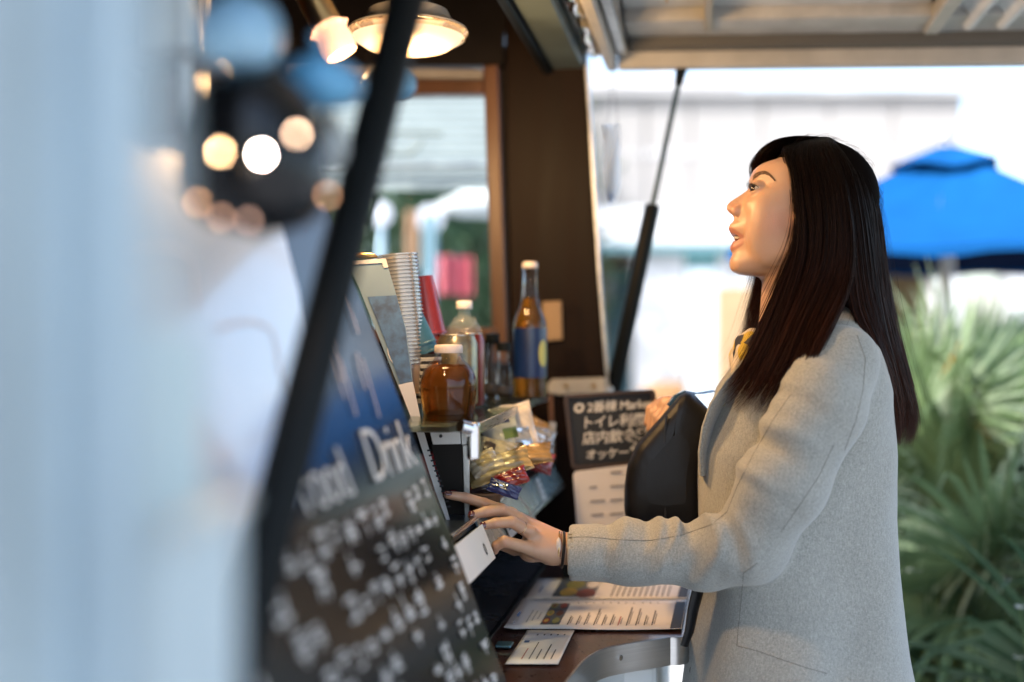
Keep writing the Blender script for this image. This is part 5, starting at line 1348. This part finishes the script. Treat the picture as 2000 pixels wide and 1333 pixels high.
MB().grid(wr_).build('watch', mat('watch_white', (.56,.50,.45), .35, coat=.3), person, smooth=True)
band(H(1099,1074,1.712), axw, .0258, .0022, mat('strap_black', (.015,.013,.013), .45), 'watch_strap')

# ---- coat
lv = [(585,1535,1640,.045),(605,1522,1664,.070),(630,1500,1684,.110),(680,1462,1708,.150),(760,1408,1730,.172),(880,1371,1742,.158),(1000,1368,1743,.150),(1150,1372,1750,.158),(1250,1352,1759,.180),(1400,1338,1775,.21),(1600,1332,1790,.22)]
lz = np.array([zq(v[0]) for v in lv])[::-1]
lxf = np.array([P(v[1],0,WY).x for v in lv])[::-1]; lxb = np.array([P(v[2]-9,0,WY).x for v in lv])[::-1]; lhw = np.array([v[3] for v in lv])[::-1]
SHY = 1.615
arm = [P(1640,712,SHY), P(1600,800,1.580), P(1530,945,1.588), P(1462,1062,1.622), P(1380,1084,1.66), P(1240,1079,1.695), P(1112,1080,1.712)]
ar = [.056,.060,.059,.054,.049,.0445,.0425]
def coat_field(X, Y, Z):
    xf = np.interp(Z, lz, lxf); xb = np.interp(Z, lz, lxb); hw = np.interp(Z, lz, lhw)
    cx_, a_ = (xf+xb)/2, (xb-xf)/2
    l = Y-WY
    q = (np.abs((X-cx_)/a_)**2.5+np.abs(l/hw)**2.5)**(1/2.5)
    f = (q-1)*np.minimum(a_, hw)
    f = smax(f, zq(1600)+.0-Z, .01); f = smax(f, Z-zq(598)+.25*(X-Q(1640,0)[0]), .012)
    # broad soft hanging folds below the arm and across the back
    ang = np.arctan2(l, X-cx_)
    fade = np.clip((zq(900)-Z)/.25, 0, 1)
    f = f+fade*(.0055*np.sin(ang*5+Z*2.0)+.0035*np.sin(ang*9-Z*5))
    # sleeve
    s = None
    for i in range(len(arm)-1):
        a0, b0 = arm[i], arm[i+1]
        g = cone(X,Y,Z,a0,b0,ar[i],ar[i+1]); s = g if s is None else smin(s, g, .02)
    # creases: bands across the sleeve bunching at the inner elbow, wandering elsewhere
    def crease(x, y, Yc, nx, ny, w, ln, amp):
        c = P(x,y,Yc); n = Vector((nx,0,-ny)).normalized()
        d = (X-c.x)*n.x+(Z-c.z)*n.z; t = -(X-c.x)*n.z+(Z-c.z)*n.x
        d = d+.12*t*t/ln
        return amp*np.exp(-(d/w)**2-(t/ln)**2-((Y-Yc)/.07)**2)
    wr = 0
    for c_ in ((1372,985,1.60,1,-.55,.0075,.030,-.010),(1352,1003,1.62,1,-.15,.008,.032,.010),(1330,1012,1.62,1,.1,.007,.034,-.008),(1392,968,1.60,1,-.8,.008,.034,.009),
               (1296,1018,1.64,1,.15,.009,.030,-.0065),(1272,1028,1.64,1,.1,.008,.028,.006),(1225,1018,1.66,1,.2,.011,.03,-.0045),(1190,1032,1.66,1,-.1,.009,.03,.003),
               (1420,1000,1.57,.8,-.6,.010,.05,-.007),(1440,1050,1.57,1,-.25,.010,.05,.006),(1400,1065,1.59,1,.1,.011,.045,-.005),(1470,930,1.56,.6,-.8,.011,.045,-.006),(1500,960,1.55,.6,-.8,.012,.05,.004),
               (1500,870,1.56,.5,-.9,.012,.04,.006),(1520,835,1.55,.35,-1,.012,.05,-.0065),(1560,780,1.55,.5,-.9,.012,.05,.005),(1600,720,1.55,.5,-.9,.014,.05,-.004),
               (1350,1110,1.62,1,.3,.012,.03,.004),(1290,1105,1.64,1,.2,.012,.03,-.003),(1180,1090,1.66,1,-.2,.013,.03,.0025)):
        wr = wr+crease(*c_)
    s = s+wr*1.7
    e = arm[-1]; d = (arm[-1]-arm[-2]).normalized()
    s = smax(s, (X-e.x)*d.x+(Y-e.y)*d.y+(Z-e.z)*d.z, .003)      # cut the cuff
    ff = smin(f, s, .009)
    # other sleeve, going to the bag
    s2 = cone(X,Y,Z, P(1640,700,1.92), P(1520,980,1.99), .058, .052); s2 = smin(s2, cone(X,Y,Z, P(1520,980,1.99), P(1355,860,1.975), .052, .040), .02)
    ff = smin(ff, s2, .015)
    # low frequency cloth unevenness
    ff = ff+.0012*np.sin(31*X+17*Z)*np.sin(27*Z+13*Y)+.0007*np.sin(71*X-43*Z+31*Y)
    # cuff opening
    ff = smax(ff, -cone(X,Y,Z, e-d*.012, e+d*.03, ar[-1]-.006, ar[-1]-.004), .002)
    return ff
Vc, Fc = surf_net(coat_field, (P(1085,0,1.71).x, 1.50, zq(1610)), (P(1800,0,WY).x, 2.07, zq(592)), .0042)
me = np_mesh('coat', Vc, Fc, person)
wool = bpy.data.materials.new('grey_wool'); wool.use_nodes = True; nn = wool.node_tree.nodes; L = wool.node_tree.links; pb_ = nn['Principled BSDF']
pb_.inputs['Roughness'].default_value = .95; pb_.inputs['Sheen Weight'].default_value = .35; pb_.inputs['Sheen Roughness'].default_value = .5; pb_.inputs['Specular IOR Level'].default_value = .15
tc = nn.new('ShaderNodeTexCoord')
def noise_(scale, det, st=(1,1,1), ro=.6):
    mp = nn.new('ShaderNodeMapping'); mp.inputs['Scale'].default_value = st; L.new(tc.outputs['Object'], mp.inputs[0])
    z = nn.new('ShaderNodeTexNoise'); z.inputs['Scale'].default_value = scale; z.inputs['Detail'].default_value = det; z.inputs['Roughness'].default_value = ro; L.new(mp.outputs[0], z.inputs[0]); return z
n1 = noise_(900, 2, (1,1,.35)); n2 = noise_(420, 3, (1,1,.35)); n3 = noise_(700, 2, (.4,.4,1.5))
ad = nn.new('ShaderNodeMath'); ad.operation = 'ADD'; L.new(n1.outputs[0], ad.inputs[0]); L.new(n2.outputs[0], ad.inputs[1])
ad2 = nn.new('ShaderNodeMath'); ad2.operation = 'ADD'; L.new(ad.outputs[0], ad2.inputs[0]); L.new(n3.outputs[0], ad2.inputs[1])
rp = nn.new('ShaderNodeValToRGB'); rp.color_ramp.elements[0].position = .34; rp.color_ramp.elements[1].position = .66
mr = nn.new('ShaderNodeMath'); mr.operation = 'DIVIDE'; mr.inputs[1].default_value = 3; L.new(ad2.outputs[0], mr.inputs[0]); L.new(mr.outputs[0], rp.inputs[0])
rp.color_ramp.elements[0].color = (.205,.212,.195,1); rp.color_ramp.elements[1].color = (.435,.44,.405,1)
L.new(rp.outputs[0], pb_.inputs['Base Color'])
bp = nn.new('ShaderNodeBump'); bp.inputs['Strength'].default_value = .55; bp.inputs['Distance'].default_value = .0012; L.new(mr.outputs[0], bp.inputs['Height']); L.new(bp.outputs[0], pb_.inputs['Normal'])
me.materials.append(wool); coat = link('coat', me, person, smooth=True, ang=180)
cbvh = BVHTree.FromPolygons([tuple(v) for v in Vc], [tuple(f) for f in Fc])
seam = mat('seam_dark', (.17,.165,.15), .95)
def seamline(pts, name='seam', r=.00045):
    dense = []
    for (a, b) in zip(pts[:-1], pts[1:]):
        n = max(2, int(math.hypot(b[0]-a[0], b[1]-a[1])/7)); dense += [(a[0]+(b[0]-a[0])*i/n, a[1]+(b[1]-a[1])*i/n) for i in range(n)]
    dense.append(pts[-1]); P_ = [hit(x, y, cbvh, .0002) for x, y in dense]; P_ = [p for p in P_ if p]
    if len(P_) > 3: MB().tube(P_, r, 5).build(name, seam, person, smooth=True)
seamline([(1097,1050),(1150,1049),(1210,1055),(1270,1056),(1330,1046),(1390,1025),(1420,1000),(1440,950),(1470,890),(1510,820),(1545,770)])
seamline([(1480,1100),(1452,1120),(1447,1180),(1441,1240),(1439,1262)], 'pocket_seam')
seamline([(1439,1262),(1480,1272),(1530,1290),(1580,1306),(1616,1316)], 'pocket_seam')
seamline([(1674,655),(1690,700),(1686,760),(1672,820),(1650,880)])
seamline([(1628,870),(1600,930),(1560,990),(1525,1040)])
# buttons and front edge
def slab_strip(pts, wv, name, m, th=.008):   # thick folded strip following 3-D points
    rows = []
    for i, p in enumerate(pts):
        p = Vector(p); w_ = Vector(wv[i]); t = (Vector(pts[min(i+1,len(pts)-1)])-Vector(pts[max(i-1,0)])).normalized(); n = t.cross(w_).normalized()*th/2
        r = []
        for k in range(13):
            a = 2*math.pi*k/12; r.append(p+w_*.5*math.copysign(abs(math.cos(a))**.6, math.cos(a))+n*math.copysign(abs(math.sin(a))**.8, math.sin(a)))
        rows.append(r)
    mb = MB(); mb.grid(rows); mb.add(rows[0][:-1], [tuple(range(12))]); mb.add(rows[-1][:-1], [tuple(range(12))])
    return mb.build(name, m, person, smooth=True)
# lapel: rolls from the neck down the chest
lp = [(1496,668,1.705),(1468,700,1.690),(1436,738,1.690),(1404,784,1.700),(1384,830,1.715),(1374,880,1.73),(1372,925,1.74)]
slab_strip([P(*q) for q in lp], [Vector((w_, .05, w_*.25)) for w_ in (.030,.034,.038,.034,.026,.020,.012)], 'lapel', wool, .011)
lp2 = [(1512,655,1.83),(1478,700,1.84),(1440,752,1.83),(1408,800,1.82),(1388,850,1.81)]
slab_strip([P(*q) for q in lp2], [Vector((.03,.05,.01)) for w_ in lp2], 'lapel', wool, .010)
cl = [(1600,590,1.70),(1560,615,1.675),(1520,640,1.672),(1490,668,1.69)]
slab_strip([P(*q) for q in cl], [Vector((.01,.02,.045)) for _ in cl], 'collar', wool, .010)
for px, py in ((1362,1311),):
    c_ = hit(px+12, py, cbvh) or P(px, py, 1.70)
    c_ = P(px, py, 1.735)
    MB().lathe(c_, [(.0110,0),(.0118,.0015),(.0112,.004),(.008,.0042),(.0065,.003),(.0005,.003)], 24, axis=(-.55,-.83,0)).build('button', mat('button_black', (.015,.013,.012), .3, coat=.6), person, smooth=True)
# blouse and patterned scarf in the collar
bl2 = mat('blouse_grey', (.33,.30,.24), .8, noise=(300,.3,(1,1,1)))
scf = bpy.data.materials.new('patterned_scarf'); scf.use_nodes = True; nn = scf.node_tree.nodes; L = scf.node_tree.links
tc = nn.new('ShaderNodeTexCoord'); vo = nn.new('ShaderNodeTexVoronoi'); vo.inputs['Scale'].default_value = 48; L.new(tc.outputs['Object'], vo.inputs[0])
rp = nn.new('ShaderNodeValToRGB'); rp.color_ramp.interpolation = 'CONSTANT'
els = rp.color_ramp.elements; els[0].position = 0; els[0].color = (.55,.47,.36,1); els[1].position = .38; els[1].color = (.012,.010,.012,1)
for p_, c_ in ((.58,(.50,.34,.02,1)),(.76,(.60,.52,.42,1)),(.90,(.02,.015,.015,1))):
    e = els.new(p_); e.color = c_
sep = nn.new('ShaderNodeSeparateColor'); L.new(vo.outputs['Color'], sep.inputs[0]); L.new(sep.outputs[0], rp.inputs[0]); L.new(rp.outputs[0], nn['Principled BSDF'].inputs['Base Color'])
nn['Principled BSDF'].inputs['Roughness'].default_value = .6
def scarf_field(X, Y, Z):
    f = ell(X,Y,Z, P(1478,705,1.745), (.040,.055,.050)); f = smin(f, cone(X,Y,Z, P(1468,700,1.715), P(1428,775,1.725), .024, .013), .015)
    f = smin(f, cone(X,Y,Z, P(1480,690,1.72), P(1440,765,1.70), .014, .010), .008)
    return f+.0025*np.sin(160*X+60*Z)*np.sin(90*Z-70*Y)
Vf, Ff = surf_net(scarf_field, (P(1400,0,1.74).x,1.66,P(0,810,1.74).z), (P(1560,0,1.74).x,1.84,P(0,620,1.74).z), .003)
me = np_mesh('scarf', Vf, Ff, person); me.materials.append(scf); link('scarf', me, person, smooth=True, ang=180)
MB().prism([P(1418,776,1.715),P(1436,782,1.70),P(1433,790,1.698),P(1402,797,1.71),P(1399,792,1.72)], (0,.01,0)).build('fringe', mat('cream_fringe', (.6,.55,.42), .8, noise=(200,.4,(1,1,1))), person)

# ---- hair
hairm = bpy.data.materials.new('dark_hair'); hairm.use_nodes = True; nn = hairm.node_tree.nodes; L = hairm.node_tree.links; hb_ = nn['Principled BSDF']
hb_.inputs['Roughness'].default_value = .40; hb_.inputs['Specular IOR Level'].default_value = .08
vc = nn.new('ShaderNodeVertexColor'); vc.layer_name = 'strand'; L.new(vc.outputs[0], hb_.inputs['Base Color'])
def interp_guide(G, u, t):
    s = u*(len(G)-1); i = min(int(s), len(G)-2); f = s-i
    def ev(g):
        q = t*(len(g)-1); k = min(int(q), len(g)-2); h_ = q-k
        p0 = g[max(k-1,0)]; p1 = g[k]; p2 = g[k+1]; p3 = g[min(k+2,len(g)-1)]
        return [.5*((2*p1[c])+(-p0[c]+p2[c])*h_+(2*p0[c]-5*p1[c]+4*p2[c]-p3[c])*h_*h_+(-p0[c]+3*p1[c]-3*p2[c]+p3[c])*h_**3) for c in range(3)]
    a, b = ev(G[i]), ev(G[i+1]); return [a[c]*(1-f)+b[c]*f for c in range(3)]
n_ = 1.672; 
GA = [ # near side, front lock
 [(1604,269,1.770),(1556,280,1.735),(1533,294,1.712),(1546,335,1.694),(1557,390,1.683),(1561,440,1.678),(1553,490,1.675),(1534,540,1.668),(1512,590,1.660),(1484,645,1.655),(1452,700,1.655),(1425,738,1.660),(1404,762,1.665)],
 [(1606,269,1.768),(1566,278,1.730),(1552,305,1.700),(1560,350,1.680),(1566,400,1.672),(1570,450,1.668),(1564,500,1.664),(1548,550,1.656),(1526,610,1.640),(1502,670,1.630),(1474,725,1.628),(1448,770,1.630),(1424,800,1.635)],
 [(1610,268,1.766),(1588,278,1.722),(1590,315,1.690),(1600,360,1.672),(1606,410,1.664),(1608,460,1.660),(1604,510,1.656),(1590,560,1.648),(1566,620,1.624),(1542,680,1.604),(1516,735,1.598),(1488,780,1.604),(1462,812,1.612)],
 [(1614,268,1.765),(1606,280,1.718),(1618,320,1.690),(1632,365,1.672),(1640,415,1.664),(1644,465,1.660),(1640,515,1.656),(1624,565,1.644),(1598,620,1.612),(1572,680,1.588),(1548,730,1.580),(1520,775,1.585),(1500,806,1.592)],
 [(1616,268,1.765),(1618,280,1.718),(1640,322,1.692),(1656,368,1.676),(1666,420,1.668),(1670,470,1.664),(1668,520,1.658),(1654,570,1.640),(1634,612,1.602),(1612,655,1.572),(1590,700,1.560),(1566,740,1.560),(1545,765,1.565)]]
GB = [ # near side, falling behind the shoulder
 [(1615,268,1.766),(1612,280,1.720),(1628,320,1.692),(1642,368,1.676),(1652,430,1.668),(1658,490,1.664),(1662,550,1.662),(1672,610,1.655),(1700,670,1.650),(1722,730,1.655),(1736,790,1.665),(1740,835,1.670),(1742,868,1.675)],
 [(1618,268,1.768),(1632,284,1.720),(1656,326,1.692),(1672,375,1.682),(1682,430,1.680),(1688,490,1.676),(1694,550,1.674),(1706,610,1.672),(1724,670,1.672),(1742,730,1.678),(1754,790,1.684),(1758,835,1.690),(1756,872,1.694)],
 [(1622,270,1.772),(1650,290,1.734),(1676,332,1.713),(1692,380,1.704),(1702,430,1.708),(1708,490,1.704),(1716,550,1.702),(1726,610,1.700),(1740,670,1.700),(1756,730,1.702),(1770,790,1.704),(1774,835,1.706),(1768,872,1.708)],
 [(1624,271,1.776),(1662,296,1.756),(1694,340,1.750),(1710,385,1.748),(1721,430,1.746),(1728,490,1.744),(1734,550,1.742),(1742,610,1.740),(1753,670,1.740),(1768,730,1.740),(1782,785,1.740),(1788,825,1.740),(1778,862,1.740)]]
mir = lambda G: [[(x, y, 2*WY+.01-Y) for x, y, Y in g] for g in G]
GC = mir(GB)
GF = [ # far side: over the forehead, down behind the face
 [(1604,268,1.772),(1560,266,1.78),(1524,272,1.79),(1496,288,1.800),(1480,308,1.810),(1474,326,1.820),(1478,352,1.835),(1492,400,1.845),(1496,460,1.848),(1482,520,1.845),(1462,580,1.84),(1450,630,1.835),(1444,665,1.83)],
 [(1604,268,1.775),(1570,269,1.79),(1536,278,1.805),(1508,296,1.820),(1496,320,1.832),(1492,350,1.84),(1496,400,1.848),(1504,460,1.850),(1494,530,1.848),(1476,600,1.84),(1462,660,1.83),(1440,720,1.82),(1412,765,1.81)],
 [(1606,268,1.778),(1580,272,1.80),(1560,290,1.82),(1548,320,1.836),(1544,360,1.845),(1544,410,1.85),(1544,470,1.852),(1534,540,1.85),(1514,610,1.845),(1490,680,1.835),(1464,740,1.825),(1436,780,1.82),(1420,800,1.815)],
 [(1610,268,1.780),(1600,276,1.81),(1600,310,1.835),(1602,350,1.85),(1604,400,1.856),(1604,450,1.858),(1602,510,1.86),(1596,570,1.865),(1580,630,1.88),(1560,690,1.89),(1540,740,1.895),(1520,780,1.895),(1505,800,1.89)],
 [(1614,268,1.778),(1624,280,1.81),(1640,320,1.835),(1650,370,1.85),(1658,420,1.856),(1664,470,1.86),(1668,530,1.865),(1674,590,1.87),(1690,650,1.88),(1712,710,1.885),(1728,770,1.885),(1738,820,1.88),(1742,860,1.88)]]
HV, HF, HC = [], [], []
hr = np.random.RandomState(4)
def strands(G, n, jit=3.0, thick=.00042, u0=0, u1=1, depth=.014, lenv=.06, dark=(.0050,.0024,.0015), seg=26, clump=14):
    cl_u = hr.uniform(u0, u1, clump*3)
    for k in range(n):
        u = hr.uniform(u0, u1); cu = cl_u[np.argmin(abs(cl_u-u))]
        off = hr.normal(0, jit); dz = hr.uniform(0, depth); ph = hr.uniform(0, 6.28); fr = hr.uniform(.6, 2.2)
        Lk = 1-hr.uniform(0, lenv)-(hr.random() < .06)*hr.uniform(0, .25)
        br = hr.lognormal(0, .40); pts = []
        for i in range(seg):
            t = i/(seg-1)*Lk; uu = u+(cu-u)*.82*t**1.1
            x, y, Yw_ = interp_guide(G, min(max(uu,0),1), t)
            a_ = min(1, t*5); x += off*a_*(.35+t)+2.2*math.sin(ph+fr*6*t)*a_*t+2.4*math.sin(cu*60+6*t)*a_+5*math.sin(t*8+cu*9)*t; y += off*.25*t*3
            pts.append(P(x, y, Yw_+(dz-.003)*(1 if Yw_ < WY else -1)*a_))
        b0 = len(HV); rr = thick*hr.uniform(.7,1.4)
        for i, p in enumerate(pts):
            t_ = (pts[min(i+1,seg-1)]-pts[max(i-1,0)]).normalized(); s_ = t_.cross(Vector((0,1,0))); s_ = s_.normalized() if s_.length > .05 else Vector((1,0,0)); n2_ = s_.cross(t_)
            r = rr*(1 if i < seg*.75 else max(.12, (seg-1-i)/(seg*.25)))
            for a in (0, 2.09, 4.19): HV.append(p+(s_*math.cos(a)+n2_*math.sin(a))*r)
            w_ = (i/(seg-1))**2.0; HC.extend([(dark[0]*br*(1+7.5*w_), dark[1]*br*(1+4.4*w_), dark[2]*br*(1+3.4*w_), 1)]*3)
        for i in range(seg-1):
            for a in range(3): q = b0+i*3; HF.append((q+a, q+(a+1)%3, q+3+(a+1)%3, q+3+a))
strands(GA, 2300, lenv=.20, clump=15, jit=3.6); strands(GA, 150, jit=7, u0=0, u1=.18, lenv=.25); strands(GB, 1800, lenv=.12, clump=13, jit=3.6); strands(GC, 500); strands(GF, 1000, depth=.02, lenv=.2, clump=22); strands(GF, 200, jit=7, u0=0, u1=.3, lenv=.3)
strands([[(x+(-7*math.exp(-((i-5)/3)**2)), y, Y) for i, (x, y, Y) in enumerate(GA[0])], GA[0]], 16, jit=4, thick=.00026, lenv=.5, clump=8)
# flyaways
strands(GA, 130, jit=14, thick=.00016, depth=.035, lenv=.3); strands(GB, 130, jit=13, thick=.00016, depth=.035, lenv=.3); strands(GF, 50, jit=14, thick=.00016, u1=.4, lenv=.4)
for k in range(80):     # short loose hairs standing off the crown and back of the head
    a = hr.uniform(-.5, 1.9); x0_, y0_ = 1598+112*math.sin(a)*1.06, 388-119*math.cos(a); G1 = []
    dr_ = hr.uniform(1, 9); ln_ = hr.uniform(.15, .5)
    for q in range(5):
        aa = a+ln_*q/4; rr_ = dr_*math.sin(math.pi*min(1,q/4*.8)); G1.append((1598+(112*1.06+rr_)*math.sin(aa), 388-(119+rr_)*math.cos(aa), WY-.02+hr.uniform(-.003,.003)))
    strands([G1, G1], 1, jit=.1, thick=.00014, depth=.02, lenv=.02, clump=1, seg=9)
off = Vector(person['_o']); me = bpy.data.meshes.new('hair'); me.from_pydata([tuple(v-off) for v in HV], [], HF)
at = me.color_attributes.new('strand', 'FLOAT_COLOR', 'POINT'); at.data.foreach_set('color', np.array(HC, np.float32).ravel()); me.materials.append(hairm); me.update()
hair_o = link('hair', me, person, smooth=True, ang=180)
# dense under-layer: sheets through the guides, a little deeper
um = MB()
def under(G, dd, u0=0, u1=1, t1=.9):
    rows = []
    for i in range(25):
        u = u0+(u1-u0)*i/24; r = []
        for j in range(31):
            x, y, Yw_ = interp_guide(G, u, t1*j/30); s_ = 1 if Yw_ < WY else -1; a_ = min(1, j/6)
            r.append(P(x+3*math.sin(i*2.1)*j/30, y, Yw_+dd*s_*a_))
        rows.append(r)
    um.grid(rows)
under(GA, .008, .08, 1, .74); under(GB, .008, 0, .97, .85); under(GC, .008, 0, .97, .92); under(GF, .008, .2, 1, .70); under(GA, .016, .10, 1, .78); under(GB, .016, 0, .95, .88)
under([GB[-1], [(x, y, 2*WY+.01-Y) for x, y, Y in GB[-1]]], 0, 0, 1, .92)
um.build('hair_underlayer', mat('hair_under', (.003,.0015,.001), .8, spec=.03), person, smooth=True)
# scalp cap
capf = lambda X,Y,Z: np.maximum(ell(X,Y,Z, Q(1600,388), (.091,.070,.090)), -(X-Q(1520,0)[0])+.0*Z)
Vp, Fp = surf_net(capf, (Q(1500,0)[0],WY-.1,zq(530)), (Q(1740,0)[0],WY+.1,zq(255)), .004)
me = np_mesh('scalp_hair', Vp, Fp, person); me.materials.append(bpy.data.materials['hair_under']); link('scalp_hair', me, person, smooth=True, ang=180)

# ============================================================ BLACK BAG she holds against her chest
bag = thing('black_bag', 'smooth black leather bag held against the coat front by the woman\'s far hand', 'bag', P(1300,1020,1.86))
lth = mat('black_leather', (.006,.006,.007), .42, spec=.3, bump=(22,.9,(1,1,.6)))
bp_ = [(1328,770),(1342,763),(1352,766),(1385,800),(1392,840),(1380,900),(1374,960),(1376,1010),(1372,1040),(1300,1046),(1232,1040),(1219,1000),(1219,950),(1226,905),(1243,868),(1270,838),(1298,806)]
def bag_ring(sc, Y): 
    cx_, cy_ = 1305, 930; out = []
    for (x, y), (x2, y2) in zip(bp_, bp_[1:]+bp_[:1]):
        for q in (0, .34, .67): out.append(P(cx_+(x+(x2-x)*q-cx_)*sc, cy_+(y+(y2-y)*q-cy_)*sc, Y))
    return out
mb = MB(); rows = [bag_ring(s_, Y_) for s_, Y_ in ((.50,1.792),(.80,1.795),(.93,1.803),(.985,1.818),(1,1.84),(1,1.90),(.97,1.93),(.9,1.94),(.5,1.944))]
mb.grid([r+[r[0]] for r in rows]); mb.add(rows[0], [tuple(range(len(rows[0])-1,-1,-1))]); mb.add(rows[-1], [tuple(range(len(rows[0])))])
o = mb.build('bag_body', lth, bag, smooth=True, ang=80); ss = o.modifiers.new('sub','SUBSURF'); ss.levels = 2; ss.render_levels = 2
MB().tube([P(x,y,1.794) for x,y in ((1302,812),(1298,850),(1297,900),(1298,960),(1300,1035))], .0019, 6).build('piping', mat('piping_black', (.02,.02,.022), .35), bag, smooth=True)
MB().tube([P(x,y,1.800) for x,y in ((1330,800),(1322,822),(1320,850))], .0016, 6).build('zip_pull', M['chrome'], bag, smooth=True)
MB().tube([P(x,y,1.800) for x,y in ((1342,880),(1352,895),(1366,905),(1378,912))], .0012, 6).build('piping', lth, bag, smooth=True)
st_ = mat('blue_sheen_strap', (.015,.05,.09), .25, coat=.8)  # the strap's bluish reflection is put into its base colour
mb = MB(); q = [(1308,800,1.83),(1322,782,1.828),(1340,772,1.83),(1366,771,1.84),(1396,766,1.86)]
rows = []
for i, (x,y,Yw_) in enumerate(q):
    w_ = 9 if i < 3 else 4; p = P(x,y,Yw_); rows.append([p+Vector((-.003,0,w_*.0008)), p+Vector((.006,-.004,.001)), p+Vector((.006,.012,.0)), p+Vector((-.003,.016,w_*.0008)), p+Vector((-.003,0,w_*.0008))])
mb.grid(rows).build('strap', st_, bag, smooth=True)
MB().tube([P(x,y,1.70) for x,y in ((1372,1120),(1364,1150),(1354,1190),(1346,1235),(1336,1262))], [.010,.013,.012,.010,.008], 10, flat=.5).build('hanging_strap', lth, bag, smooth=True)
